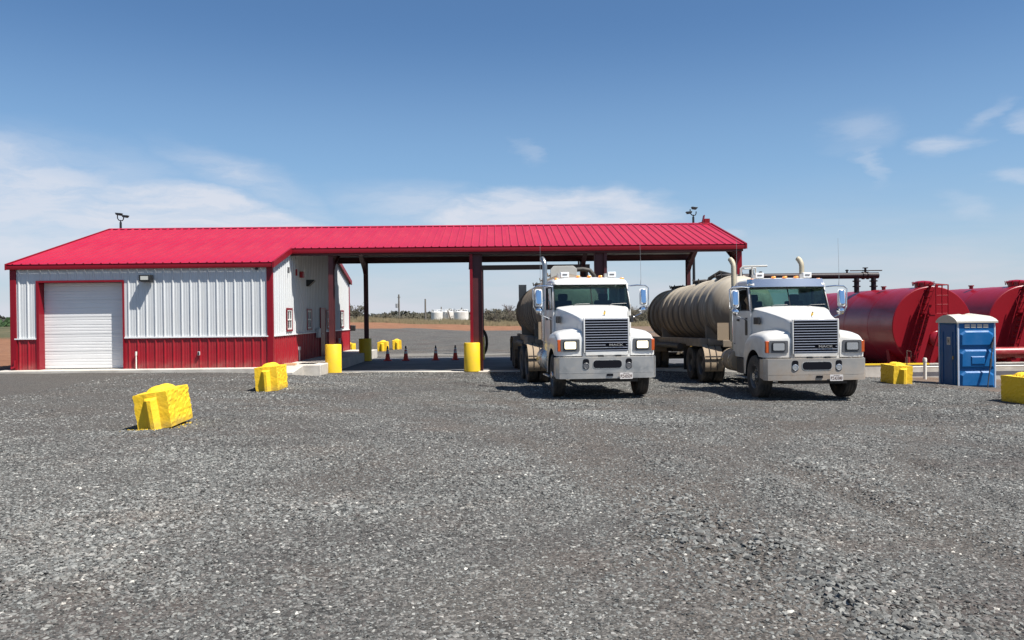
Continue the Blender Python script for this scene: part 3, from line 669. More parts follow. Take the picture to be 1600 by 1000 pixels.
# concrete piers round the column feet
pm = mesh_of('column_pier', MB().lathe([(.0, 0), (.305, 0), (.305, 1.06), (.29, 1.085), (.0, 1.085)], 40, 'z', cap=False), YELP, 40)
def pier(x, y, label, z=-.404):
    o = obj('column_pier', pm, YELP, None, (x, y, z)); return tag(o, label, 'pier', 'yellow round piers at the canopy columns')
pier(-6.20, YC0+.12, 'round yellow pier around the red front canopy column beside the office ramp')
pier(-.93, YC0+.12, 'round yellow pier around the red front column nearest the left truck')
pier(4.22, YC0+.30, 'round yellow pier at the front canopy column hidden behind the left truck cab')
pier(9.40, YC0+.30, 'round yellow pier at the front right canopy column behind the right tanker')
pier(-6.35, YC1-.35, 'shaded yellow pier at the rear canopy column next to two yellow blocks')
pier(-.86, YC1-.35, 'shaded yellow pier at the rear middle canopy column behind the front column')
# windows and door on the side wall
def window(y, w=.86, z0=1.20, z1=2.08):
    wn_ = obj('window', MB().box(XR+.03, XR+.06, y-w/2, y-w/2+.07, z0, z1).box(XR+.03, XR+.06, y+w/2-.07, y+w/2, z0, z1).box(XR+.031, XR+.061, y-w/2+.071, y+w/2-.071, z0, z0+.07).box(XR+.031, XR+.061, y-w/2+.071, y+w/2-.071, z1-.07, z1), REDTRIM, B)
    a, b, c, d = y-w/2+.072, y+w/2-.072, z0+.072, z1-.072
    zm = (c+d)/2
    obj('window_frame', MB().box(XR+.022, XR+.048, a, a+.05, c, d).box(XR+.022, XR+.048, b-.05, b, c, d).box(XR+.023, XR+.049, a+.051, b-.051, c, c+.05).box(XR+.023, XR+.049, a+.051, b-.051, d-.05, d).box(XR+.023, XR+.05, a+.051, b-.051, zm-.025, zm+.025)
        .box(XR+.022, XR+.036, y-.01, y+.01, zm+.026, d-.051), WINF, wn_)
    obj('window_pane', MB().box(XR+.014, XR+.018, a, b, c, d), mat('dark_window_pane', (.02, .022, .025), .25, spec=.25), wn_)
window(31.2); window(34.5); window(38.5); window(41.8)
dr_ = obj('door', MB().box(XR+.036, XR+.06, 36.65, 37.6, .004, 2.08), mat('dark_red_door', (.14, .01, .018), .4), B, bevel=.006)
obj('door_frame', MB().box(XR+.034, XR+.075, 36.56, 36.645, .004, 2.16).box(XR+.034, XR+.075, 37.605, 37.69, .004, 2.16).box(XR+.034, XR+.075, 36.646, 37.604, 2.085, 2.16), REDTRIM, B)
obj('door_handle', MB().tube([(XR+.06, 36.75, 1.0), (XR+.11, 36.75, 1.0), (XR+.11, 36.87, 1.0)], .012, 6), CHROME, dr_)
obj('meter_box', MB().box(XR+.034, XR+.15, 35.75, 36.2, .85, 1.25), mat('grey_box', (.45, .45, .45), .5), B, bevel=.01)
obj('alarm_horn', MB().box(XR+.034, XR+.16, 32.9, 33.2, 3.3, 3.55), mat('alarm_red', (.3, .01, .015), .5), B, bevel=.02)
obj('wall_box', MB().box(XR+.034, XR+.09, 31.0, 31.1, 3.38, 3.6), HOUS, B)
obj('wall_box', MB().box(XR+.034, XR+.09, 32.25, 32.33, 3.35, 3.6), mat('alarm_red', (.3, .01, .015), .5), B)
obj('wall_lamp', MB().prism([(XR+.034, 3.0), (XR+.12, 3.0), (XR+.36, 3.22), (XR+.36, 3.27), (XR+.034, 3.27)], 'y', 34.0, 34.35), BLACK, B, bevel=.01)
obj('wall_lamp', MB().box(XR+.034, XR+.2, 38.6, 38.85, 3.0, 3.3), BLACK, B, bevel=.02)
obj('conduit', MB().tube([(XR+.06, 32.6, .0), (XR+.06, 32.6, .45)], .03, 8).box(XR+.034, XR+.1, 32.5, 32.7, .45, .58), mat('grey_box', (.45, .45, .45), .5), B)
obj('wall_pipe', MB().tube([(XR+.12, 39.3, .0), (XR+.12, 39.3, .9)], .05, 8), PVC, B)
obj('wall_pipe', MB().tube([(XR+.12, 40.6, .0), (XR+.12, 40.6, .7)], .05, 8), PVC, B)
obj('side_lamp', MB().box(XR+.0, XR+.3, 44.06, 44.3, 1.0, 1.3), BLACK, B, bevel=.03)
# things on the ramp
pl_ = obj('lumber_block', MB().box(-.2, .2, -.12, .12, 0, .07), mat('raw_lumber', (.55, .33, .18), .8), None, (-7.45, 29.98, -.004)); tag(pl_, 'small orange lumber block lying on the concrete walkway end', 'lumber')
dm = obj('floor_mat', MB().box(-.28, .28, -.35, .35, 0, .02), BLACK, None, (-7.0, 30.9, -.004)); tag(dm, 'black rubber mat lying on the concrete walkway by the ramp', 'mat')
# pipe rack behind the canopy
pr_ = thing('pipe_rack', 'dark steel loading frame standing behind the canopy', 'frame', (0, 0, 0))
YR = 45.5
for x in (-.78, 5.0): obj('post', MB().tube([(x, YR, -.5), (x, YR, 4.25)], .12, 10), DARKSTEEL, pr_)
obj('beam', MB().box(-1.0, 5.2, YR-.12, YR+.12, 4.24, 4.5), DARKSTEEL, pr_)
for x in (-.8, 4.6): obj('nozzle', MB().tube([(x, YR, 4.5), (x, YR, 4.68)], .05, 8), DARKSTEEL, pr_)
hs = obj('hanging_hose', MB().tube([(-.72+.26*math.sin(a), YC1-.1, .42-1.0*math.cos(a)*.62) for a in np.linspace(0, 2*math.pi, 20)], .07, 8), HOSE, None)
tag(hs, 'black hose loop hanging beside the rear middle canopy column', 'hose')

# ------------------------------------------------------------------ light poles
def light_pole(x, y, label, heads):
    L = thing('light_pole', label, 'light pole', (x, y, -.3), 0, 'light poles behind the building')
    obj('pole', MB().tube([(0, 0, 0), (0, 0, 7.3)], [.10, .06], 10), BLACK, L)
    obj('bracket', MB().tube([(0, 0, 6.9), (0, 0, 7.15)], .05, 8).tube([(-.17, 0, 7.72), (-.165, 0, 7.52), (-.1, 0, 7.42), (0, 0, 7.38), (.1, 0, 7.39), (.155, 0, 7.48), (.16, 0, 7.6)], .028, 8).tube([(0, 0, 7.28), (0, 0, 7.42)], .035, 8), BLACK, L)
    for (hx, hz, sw_) in heads:
        obj('flood_lamp', MB().prism([(-.05*sw_, .05), (.29*sw_, .02), (.2*sw_, -.10), (0.0, -.07)], 'y', -.14, .14), BLACK, L, (hx, 0, hz), bevel=.01)
light_pole(-20.2, 45, 'black twin floodlight pole rising above the office end of the roof', [(-.20, 7.76, 1), (.14, 7.64, 1)])
light_pole(10.86, 45, 'black twin floodlight pole rising above the right end of the canopy', [(-.12, 7.56, -1), (-.05, 7.80, 1)])

# ------------------------------------------------------------------ trucks
def wheel_meshes():
    r = .52
    prof = [(.29, -.13), (.36, -.145), (.46, -.148), (.505, -.135), (.52, -.11)]
    tread = []
    for xx in (-.07, 0., .07):
        tread += [(.52, xx-.028), (.508, xx-.024), (.508, xx-.012), (.52, xx-.008)] if False else [(.52, xx-.022), (.509, xx-.016), (.509, xx-.004), (.52, xx+.002)]
    p1 = prof+tread+[(a, -b) for a, b in prof[::-1]]
    ty = mesh_of('wheel', MB().lathe(p1+[(.28, .10), (.28, -.10), (.29, -.13)], 40, 'x', cap=False), TYRE)
    rim = MB().lathe([(.28, .115), (.292, .135), (.285, .14), (.262, .11), (.25, .06), (.20, .045), (.13, .05), (.12, .09), (.0, .09)], 36, 'x', cap=False)
    rim.lathe([(.285, -.12), (.285, .11)], 30, 'x', cap=False)
    rm = mesh_of('rim', rim, RIM)
    hub = MB().lathe([(.10, .09), (.095, .16), (.05, .175), (0, .175)], 20, 'x', cap=False)
    for k in range(10):
        a = 2*math.pi*k/10; hub.lathe([(.016, .05), (.016, .085), (0, .09)], 6, 'x', (0, .165*math.cos(a), .165*math.sin(a)), cap=False)
    hb = mesh_of('hub', hub, CHROMED)
    hol = MB()
    for k in range(10):
        a = 2*math.pi*(k+.5)/10; hol.lathe([(.03, .054), (.0, .0545)], 10, 'x', (0, .215*math.cos(a), .215*math.sin(a)), cap=False)
    hm = mesh_of('rim_hole', hol, BLACK)
    # deep dished rear wheel
    rear = MB().lathe([(.28, .12), (.292, .14), (.27, .12), (.26, -.06), (.20, -.08), (.15, -.02), (.13, .07), (.05, .1), (.0, .1)], 30, 'x', cap=False)
    rr_ = mesh_of('rim', rear, RIM)
    return ty, rm, hb, hm, rr_
WTY, WRIM, WHUB, WHOLE, WREAR = wheel_meshes()
def wheel(parent, x, y, side, steer=0, dual=False):
    w = obj('wheel', WTY, TYRE, parent, (x, y, .52), (0, 0, (0 if side > 0 else math.pi)+steer))
    if dual:
        obj('rim', WREAR, RIM, w)
        obj('inner_tyre', WTY, TYRE, w, (-.33, 0, 0))
    else:
        obj('rim', WRIM, RIM, w); obj('hub', WHUB, CHROMED, w); obj('rim_holes', WHOLE, BLACK, w)
    return w
def rrect(x0, x1, z0, z1, r, n=4):
    pts = []
    for cx, cz, a0 in ((x1-r, z1-r, 0), (x0+r, z1-r, 90), (x0+r, z0+r, 180), (x1-r, z0+r, 270)):
        for k in range(n+1):
            a = R(a0+90*k/n); pts.append((cx+r*math.cos(a), cz+r*math.sin(a)))
    return pts
def truck(label, loc, rzv, V):
    P = V['paint']; T = thing('tank_truck_tractor', label, 'truck', loc, rzv, 'white truck tractors')
    # --- bumper (bent plate)
    bz = [(.0, .49), (-.002, .605), (.006, .609), (.006, .615), (-.002, .619), (-.004, .99), (.05, 1.0)]
    xsb = [(-1.19, .16), (-1.13, .06), (-.9, .015), (-.45, 0), (0, 0), (.45, 0), (.9, .015), (1.13, .06), (1.19, .16)]
    secs = []
    for x, dy in xsb: secs.append([(x, dy+y, z) for y, z in bz]+[(x, dy+.09, .995), (x, dy+.07, .49)])
    bp_ = obj('bumper', MB().loft(secs), V['bumper'], T, smooth=25)
    for s in (-1, 1):
        obj('bumper_return', MB().prism([(.16, .50), (.42, .54), (.42, .98), (.16, .985)], 'x', s*1.19-.012, s*1.19+.012), V['bumper'], bp_)
        obj('fog_light_recess', MB().prism(rrect(s*.51-.073, s*.51+.073, .715, .955, .05), 'y', -.010, .03), GRILL, bp_)
        fr = MB().lathe([(.075, -.012), (.062, -.020), (.055, -.012)], 18, 'y', (s*.51, 0, .79), cap=False).lathe([(.055, -.013), (0, -.014)], 18, 'y', (s*.51, 0, .79), cap=False)
        obj('fog_light', fr, LAMPOFF if V['visor'] else HOUS, bp_)
    obj('bumper_slot', MB().prism(rrect(-.34, .34, .735, .915, .07), 'y', -.012, .03), GRILL, bp_)
    obj('slot_rim', MB().prism(rrect(-.355, .355, .72, .93, .08), 'y', -.009, .02), CHROMED, bp_)
    obj('tow_slot', MB().box(-.02, .13, -.0175, .03, .545, .60), GRILL, bp_)
    pm_ = obj('license_plate', MB().prism(rrect(.285, .59, .475, .62, .012), 'y', -.045, -.035), LPL, T)
    text('plate_number', V['plate'], .105, .001, LTX, pm_, (.4375, -.0465, .535), (R(90), 0, 0), .72, .002)
    text('plate_state', V['state'], .025, .001, LTX, pm_, (.4375, -.0465, .602), (R(90), 0, 0), 1.)
    # --- hood, lofted front to back
    st = [(.10, .555, .570, 1.885, .02), (.16, .575, .585, 1.905, .03), (.45, .62, .63, 1.965, .035), (.8, .69, .70, 2.04, .04), (1.15, .80, .82, 2.115, .045), (1.5, .905, .93, 2.175, .045), (1.76, .955, .985, 2.205, .045)]
    secs = []
    for y, wt, wb, zt, cr in st:
        z0 = 1.0; rd = .07
        half = [(wb, z0), (wb, 1.45), (wt+.004, zt-rd*1.5), (wt-.02, zt-rd*.5), (wt-rd, zt-.006), (wt*.55, zt+cr*.75), (0, zt+cr)]
        pts = [(x, y, z) for x, z in half]+[(-x, y, z) for x, z in half[-2::-1]]
        secs.append(pts)
    hd = obj('hood', MB().loft(secs), P, T, smooth=38)
    obj('hood_seam', MB().tube([(-.572, .097, 1.02), (-.572, .097, 1.86)], .005, 4).tube([(.572, .097, 1.02), (.572, .097, 1.86)], .005, 4), HOUS, hd)
    # --- grille
    obj('grille_backing', MB().box(-.51, .51, .07, .099, 1.13, 1.885), GRILL, T)
    obj('grille_surround', MB().box(-.55, -.511, .055, .099, 1.09, 1.915).box(.511, .55, .055, .099, 1.09, 1.915).box(-.51, .51, .056, .099, 1.886, 1.915).box(-.51, .51, .056, .099, 1.03, 1.129), P, T, bevel=.012)
    for k in range(13):
        z = 1.145+k*.0605
        if k == 2: x0s = [(-.505, -.03), (.465, .505)]
        else: x0s = [(-.505, .505)]
        for a, b in x0s:
            obj('grille_bar', MB().prism([(.044, z), (.044, z+.013), (.055, z+.013), (.068, z+.006), (.068, z)], 'x', a, b), GBAR, T)
    text('grille_lettering', 'MACK', .070, .006, CHROME, T, (.22, .035, 1.272), (R(90), 0, 0), 1.7, .0022)
    obj('hood_latch', MB().box(-.2, -.08, .03, .1, 1.0, 1.028).box(.22, .34, .03, .1, 1.0, 1.028), BLACK, T)
    # hood ornament: small gold dog on a base
    og = obj('hood_ornament', MB().box(-.035, .035, .2, .32, 1.935, 1.95).tube([(0, .235, 1.95), (0, .235, 1.985)], .009, 6).tube([(0, .30, 1.95), (0, .295, 1.99)], .012, 6), CHROME, T)
    obj('ornament_dog', MB().tube([(0, .31, 1.985), (0, .285, 2.0), (0, .25, 2.03), (0, .235, 2.06)], [.014, .024, .027, .018], 8).tube([(0, .25, 2.06), (0, .225, 2.065), (0, .205, 2.055)], [.014, .02, .013], 8), GOLD, og)
    # --- fenders with wheel arch
    for s in (-1, 1):
        arch = [(.98+.63*math.cos(R(a)), .55+.63*math.sin(R(a))) for a in np.linspace(0, 131, 14)]
        def sec(x, dz, iny, drop):
            top = [(.115+iny, 1.02), (.10+iny, 1.42+dz*.5), (.13+iny, 1.50+dz), (.24+iny*.8, 1.565+dz), (.55, 1.615+dz), (1.0, 1.62+dz), (1.4, 1.575+dz), (1.66-iny*.5, 1.45+dz), (1.76-iny*.5, 1.2+dz*.5), (1.78-iny*.5, .9), (1.78-iny*.5, .55)]
            return [(s*x, y, z) for y, z in top+arch]
        fs_ = [sec(.56, .07, -.01, 0), sec(.75, .035, -.005, 0), sec(.95, 0.0, 0, 0), sec(1.07, -.03, .01, 0), sec(1.13, -.07, .03, 0), sec(1.165, -.13, .06, 0), sec(1.175, -.2, .085, 0)]
        fd = obj('fender', MB().loft(fs_), P, T, smooth=42)
        obj('fender_liner', MB().loft([[(s*x, y, z) for y, z in [(.98+rr2*math.cos(R(a)), .55+rr2*math.sin(R(a))) for a in np.linspace(-5, 128, 12) for rr2 in (.625,)]] for x in (.5, 1.168)], cap=False, closed=False), BLACK, fd)
        # headlight cluster
        cx = s*.865
        obj('headlight_bezel', MB().prism(rrect(cx-.225, cx+.225, 1.13, 1.415, .03), 'y', .085, .13), HOUS, fd)
        hl = obj('headlight', MB().prism(rrect(cx-.155, cx+.155, 1.172, 1.375, .02), 'y', .070, .09), BLACK, T)
        obj('headlight_lens', MB().prism(rrect(cx-.132, cx+.132, 1.19, 1.357, .025), 'y', .058, .0695), V['lamp'], hl)
        sgx = s*1.105
        obj('turn_signal', MB().prism([(min(sgx-.058, sgx+.058), 1.13), (max(sgx-.058, sgx+.058), 1.13), (max(sgx-.058, sgx+.058), 1.405), (min(sgx-.058, sgx+.058), 1.405)], 'y', .092, .19), AMBER, fd, bevel=.012)
        # hood side vent and trim
        obj('side_vent', MB().box(min(s*.9, s*.955), max(s*.9, s*.955), 1.26, 1.62, 1.79, 1.96), BLACK, hd).rotation_euler = (0, 0, 0)
    # --- cab shell
    cb = MB()
    for s in (-1, 1):
        a, b = sorted((s*.965, s*1.01)); cb.box(a, b, 1.70, 3.20, .92, 2.13)
        cb.box(a, b, 2.86, 3.20, 2.131, 2.80); cb.box(a, b, 1.95, 2.86, 2.72, 2.80)
        # A pillar
        cb.loft([[(s*.965, 1.665, 2.12), (s*1.01, 1.68, 2.12), (s*1.01, 1.76, 2.12), (s*.965, 1.76, 2.12)], [(s*.94, 1.95, 2.80), (s*.985, 1.96, 2.80), (s*.985, 2.04, 2.80), (s*.94, 2.04, 2.80)]])
    cb.box(-.964, .964, 3.15, 3.20, .92, 2.20).box(-.964, -.78, 3.15, 3.2, 2.2, 2.80).box(.78, .964, 3.15, 3.2, 2.2, 2.80).box(-.78, .78, 3.15, 3.2, 2.70, 2.80)
    cb.box(-.964, .964, 1.69, 1.74, .92, 2.10).box(-.964, .964, 1.74, 3.15, .92, .97)
    obj('cab', cb, P, T, smooth=0, bevel=.012)
    obj('cab_interior', MB().box(-.96, .96, 1.745, 2.12, 1.7, 2.10).box(-.96, .96, 3.12, 3.145, .98, 2.19), DARK, T)
    for s in (-1, 1):
        obj('seat', MB().box(s*.55-.25, s*.55+.25, 2.35, 2.85, 1.3, 1.75).box(s*.55-.24, s*.55+.24, 2.83, 2.98, 1.75, 2.38).box(s*.55-.13, s*.55+.13, 2.85, 2.96, 2.38, 2.56), SEAT, T, bevel=.04)
    obj('steering_wheel', MB().tube([(.5+.22*math.cos(a), 2.22+.06*math.sin(a), 2.08+.2*math.sin(a)) for a in np.linspace(0, 2*math.pi, 21)], .016, 6, cap=False).tube([(.5, 2.22, 2.08), (.5, 2.1, 1.9)], .03, 6).tube([(.3, 2.22, 2.08), (.7, 2.22, 2.08)], .014, 6), BLACK, T)
    # roof cap
    secs = []
    for y, w, z0, zt in ((1.80, .90, 2.765, 2.80), (1.82, .93, 2.76, 2.845), (1.92, .965, 2.765, 2.905), (2.2, .985, 2.79, 2.945), (2.8, .985, 2.79, 2.945), (3.1, .97, 2.79, 2.91), (3.22, .93, 2.80, 2.86)):
        half = [(w, z0), (w+.01, z0+(zt-z0)*.3), (w-.03, zt-.035), (w-.12, zt-.008), (w*.5, zt+.018), (0, zt+.024)]
        secs.append([(x, y, z) for x, z in half]+[(-x, y, z) for x, z in half[-2::-1]])
    rf = obj('cab_roof', MB().loft(secs), P, T, smooth=45)
    if V['visor']:
        vs = MB()
        pth = [(-1.0, 1.98), (-.93, 1.80), (-.5, 1.70), (0, 1.675), (.5, 1.70), (.93, 1.80), (1.0, 1.98)]
        secs = [[(x, y, 2.725), (x*.97, y+.07, 2.93), (x*.97, y+.082, 2.93), (x, y+.012, 2.725)] for x, y in pth]
        obj('sun_visor', vs.loft(secs), mat('visor_chrome', (.62, .63, .65), .22, .9), T, smooth=15)
    for x in (-.86, -.29, 0, .29, .86):
        zt = 2.955 if abs(x) < .5 else 2.895
        obj('marker_light', MB().box(x-.045, x+.045, 1.98, 2.1, zt, zt+.05), AMBERTOP, rf, bevel=.015)
    # strobe / work lamps on roof
    for x in (-.62, .62):
        sl_ = obj('roof_lamp', MB().box(x-.11, x+.11, 2.12, 2.24, 2.965, 3.10), WHITEB, T, bevel=.012)
        obj('lamp_mount', MB().box(x-.19, x-.12, 2.12, 2.24, 2.94, 3.06).box(x-.06, x+.06, 2.14, 2.2, 2.94, 2.966), CHROMED, sl_)
        obj('lamp_print', MB().box(x-.06, x+.06, 2.112, 2.119, 3.02, 3.05), HOUS, sl_)
    # glass
    def pane(pts, nm='windshield'):
        n_ = (Vector(pts[1])-Vector(pts[0])).cross(Vector(pts[3])-Vector(pts[0])).normalized()*.006
        return MB().add(list(pts)+[tuple(Vector(p_)+n_) for p_ in pts], [(0, 1, 2, 3), (7, 6, 5, 4), (0, 4, 5, 1), (1, 5, 6, 2), (2, 6, 7, 3), (3, 7, 4, 0)])
    for s in (-1, 1):
        obj('windshield', pane([(s*.012, 1.62, 2.12), (s*.975, 1.68, 2.12), (s*.945, 1.965, 2.775), (s*.012, 1.905, 2.775)]), WINTRUCK, T)
        obj('side_window', pane([(s*.985, 1.76, 2.13), (s*.985, 2.86, 2.13), (s*.985, 2.86, 2.72), (s*.975, 2.03, 2.72)]), WINTRUCK, T)
        # visible rubber gasket
        obj('window_seal', MB().tube([(s*1.0, 1.80, 2.14), (s*1.0, 2.0, 2.70), (s*1.005, 2.84, 2.71), (s*1.005, 2.84, 2.14), (s*1.005, 1.82, 2.14)], .014, 6), BLACK, T)
    obj('windshield_divider', MB().tube([(0, 1.628, 2.12), (0, 1.908, 2.775)], .014, 6), BLACK, T)
    obj('windshield_seal', MB().tube([(-.978, 1.675, 2.13), (-.948, 1.955, 2.77), (0, 1.89, 2.778), (.948, 1.955, 2.77), (.978, 1.675, 2.13)], .02, 6), BLACK, T)
    obj('rear_window', pane([(-.78, 3.17, 2.2), (.78, 3.17, 2.2), (.78, 3.17, 2.70), (-.78, 3.17, 2.70)]), WINTRUCK, T)
    for x in (-.5, .42): obj('wiper', MB().tube([(x, 1.60, 2.23), (x+.1, 1.66, 2.26), (x+.48, 1.70, 2.27)], .009, 5), BLACK, T)
    # --- sides: door seam, handle, grab bars, mirrors
    for s in (-1, 1):
        X = s*1.013
        dd = obj('door', MB().box(min(X-.006, X+.006), max(X-.006, X+.006), 1.80, 2.80, 1.02, 2.10), P, T, bevel=.004)
        obj('door_handle', MB().box(min(s*1.02, s*1.045), max(s*1.02, s*1.045), 2.55, 2.75, 1.86, 1.92), BLACK, dd, bevel=.01)
        obj('lower_window', MB().box(min(s*1.014, s*1.024), max(s*1.014, s*1.024), 1.9, 2.1, 1.5, 1.95), BLACK, dd)
        obj('grab_bar', MB().tube([(s*1.02, 2.96, 1.25), (s*1.08, 2.96, 1.3), (s*1.08, 2.96, 2.35), (s*1.02, 2.96, 2.4)], .016, 8), CHROME, T)
        mr = obj('mirror', MB().prism(rrect(s*1.36-.075, s*1.36+.075, 2.24, 2.64, .05), 'y', 1.74, 1.84).xf(Matrix.Translation((0, 1.79, 2.43)) @ Matrix.Rotation(R(-9), 4, 'X') @ Matrix.Translation((0, -1.79, -2.43))), CHROME, T, bevel=.03, seg=3)
        obj('mirror_frame', MB().prism(rrect(s*1.36-.098, s*1.36+.098, 2.21, 2.66, .05), 'y', 1.80, 1.815), WHITEB, mr)
        obj('convex_mirror', MB().lathe([(.0, 1.73), (.06, 1.745), (.095, 1.80), (.095, 1.82), (0, 1.825)], 20, 'y', (s*1.34, 0, 2.10), cap=False), CHROME, mr)
        obj('mirror_arm', MB().tube([(s*.98, 1.85, 2.72), (s*1.2, 1.82, 2.74), (s*1.42, 1.80, 2.73), (s*1.50, 1.80, 2.66), (s*1.49, 1.80, 2.2), (s*1.40, 1.80, 2.05), (s*1.03, 1.85, 1.88)], .017, 8), CHROME, mr)
        an = obj('antenna', MB().tube([(s*1.30, 1.81, 2.74), (s*1.31, 1.81, 2.9), (s*1.30, 1.83, V['ant'])], [.012, .005, .003], 5), mat('antenna_rod', (.35, .34, .33), .4, .5), T)
    for sx_ in V['stacks']:
        tp = 3.56
        obj('exhaust_stack', MB().tube([(sx_, 3.45, .95), (sx_, 3.45, 3.34), (sx_-.005, 3.47, 3.42), (sx_-.02, 3.52, 3.50), (sx_-.05, 3.60, tp)], .068, 16, cap=False).tube([(sx_-.05, 3.60, tp), (sx_-.005, 3.47, 3.4)], .06, 10), V['stack'], T)
        obj('stack_shield', MB().lathe([(.105, 1.3), (.115, 1.35), (.115, 2.45), (.105, 2.5)], 18, 'z', (sx_, 3.45, 0), cap=False), V['stack'], T)
    # --- chassis
    ch = MB()
    for s in (-1, 1): ch.box(min(s*.38, s*.46), max(s*.38, s*.46), .25, V['dr']+2.1, .72, .98)
    ch.box(-.379, .379, V['dr']+1.9, V['dr']+2.05, .75, .95).box(-.379, .379, 4.0, 4.1, .75, .95).box(-.36, .36, .5, 1.6, .6, 1.0)
    obj('chassis', ch, CHASSIS, T, bevel=.01)
    obj('front_axle', MB().tube([(-.95, .98, .52), (-.6, .98, .45), (.6, .98, .45), (.95, .98, .52)], .055, 8).box(-.5, -.4, .45, 1.6, .55, .6).box(.4, .5, .45, 1.6, .55, .6), CHASSIS, T)
    obj('skid_plate', MB().box(-.75, .75, .12, .5, .40, .49), CHASSIS, T)
    for y in (V['dr'], V['dr']+1.33):
        obj('drive_axle', MB().tube([(-.9, y, .52), (.9, y, .52)], .07, 8).lathe([(.05, -.2), (.17, -.12), (.17, .12), (.05, .2)], 14, 'y', (0, y, .52)), CHASSIS, T)
        for s in (-1, 1): wheel(T, s*1.07, y, s, 0, True)
    for s in (-1, 1): wheel(T, s*1.02, .98, s, V['steer'])
    obj('fifth_wheel', MB().box(-.45, .45, V['dr'], V['dr']+1.2, 1.02, 1.12).box(-.35, .35, V['dr']-.5, V['dr']+1.8, .985, 1.015), CHASSIS, T, bevel=.02)
    for s in (-1, 1):
        X = s*.83
        ft = obj('fuel_tank', MB().lathe([(.0, 2.98), (.2, 2.985), (.29, 3.02), (.31, 3.06), (.31, 3.95), (.29, 4.0), (.0, 4.02)], 28, 'y', (X, 0, .80), cap=False), V['fuel'], T)
        for yy in (3.2, 3.75): obj('tank_strap', MB().lathe([(.316, yy), (.316, yy+.05)], 28, 'y', (X, 0, .80), cap=False), CHROMED, ft)
        obj('step_box', MB().box(min(s*.5, s*1.02), max(s*.5, s*1.02), 1.95, 2.85, .50, .90), CHASSIS, T, bevel=.02)
        obj('step', MB().box(min(s*.62, s*1.12), max(s*.62, s*1.12), 1.9, 2.85, .40, .44), CHROMED, T, bevel=.01)
        # quarter fender in front of the drive wheels
        c0 = (V['dr'], .52)
        arc = [(c0[0]-.66*math.cos(R(a)), c0[1]+.66*math.sin(R(a))) for a in np.linspace(-8, 74, 9)]
        arc = [(V['dr']-.60, .36)]+arc
        ax = [(y-.02, z+.02) for y, z in arc]
        a, b = sorted((s*.70, s*1.24))
        mb = MB().loft([[(a, y, z), (b, y, z), (b, y2, z2), (a, y2, z2)] for (y, z), (y2, z2) in zip(arc, ax)])
        qf = obj('quarter_fender', mb, TAN, T)
        mb = MB()
        for xx in (a+.17, a+.36): mb.tube([(xx, y-.03, z+.03) for y, z in arc], .012, 5)
        mb.box(a, b, V['dr']-.72, V['dr']-.68, .78, .82)
        obj('fender_strap', mb, CHASSIS, qf)
        mf = obj('mudflap', MB().box(a, b, V['dr']+2.05, V['dr']+2.06, .25, 1.0), BLACK, T)
    obj('air_line', MB().tube([(.1, 3.25, 1.6), (.15, 3.6, 1.3), (.1, 3.9, 1.35), (.05, 4.1, 1.6)], .02, 6).tube([(-.1, 3.25, 1.65), (-.15, 3.6, 1.35), (-.1, 3.9, 1.4), (-.05, 4.1, 1.65)], .02, 6), HOSE, T)
    if V['dash'] == 'paper': obj('dash_paper', MB().box(.12, .5, 1.78, 2.0, 2.115, 2.15), PAPER, T).rotation_euler = (0, 0, .0)
    else: obj('dash_vest', MB().tube([(.02, 1.85, 2.15), (.15, 1.84, 2.19), (.3, 1.87, 2.16)], [.05, .085, .05], 8), HIVIS, T)
    return T
y1, y2 = R(-5.0), R(0.)
T1 = truck('left white tractor with lit headlights and white visorless roof', (2.60, 19.3, -.31), -y1,
      dict(paint=PAINT1, bumper=BUMP1, plate='PZ43539', state='OKLAHOMA', lamp=LAMPLIT, visor=False, stacks=(-.95,), stack=STACK1, fuel=CHROMED, ant=3.85, dr=5.6, steer=R(-3), dash='paper'))
T2 = truck('right white tractor with unlit headlights and shiny sun visor', (7.43, 19.0, -.395), R(.4),
      dict(paint=PAINT2, bumper=BUMP2, plate='PZ43380', state='OKLAHOMA', lamp=LAMPOFF, visor=True, stacks=(-.9, .98), stack=STACK2, fuel=TAN, ant=3.95, dr=5.9, steer=R(2), dash='vest'))

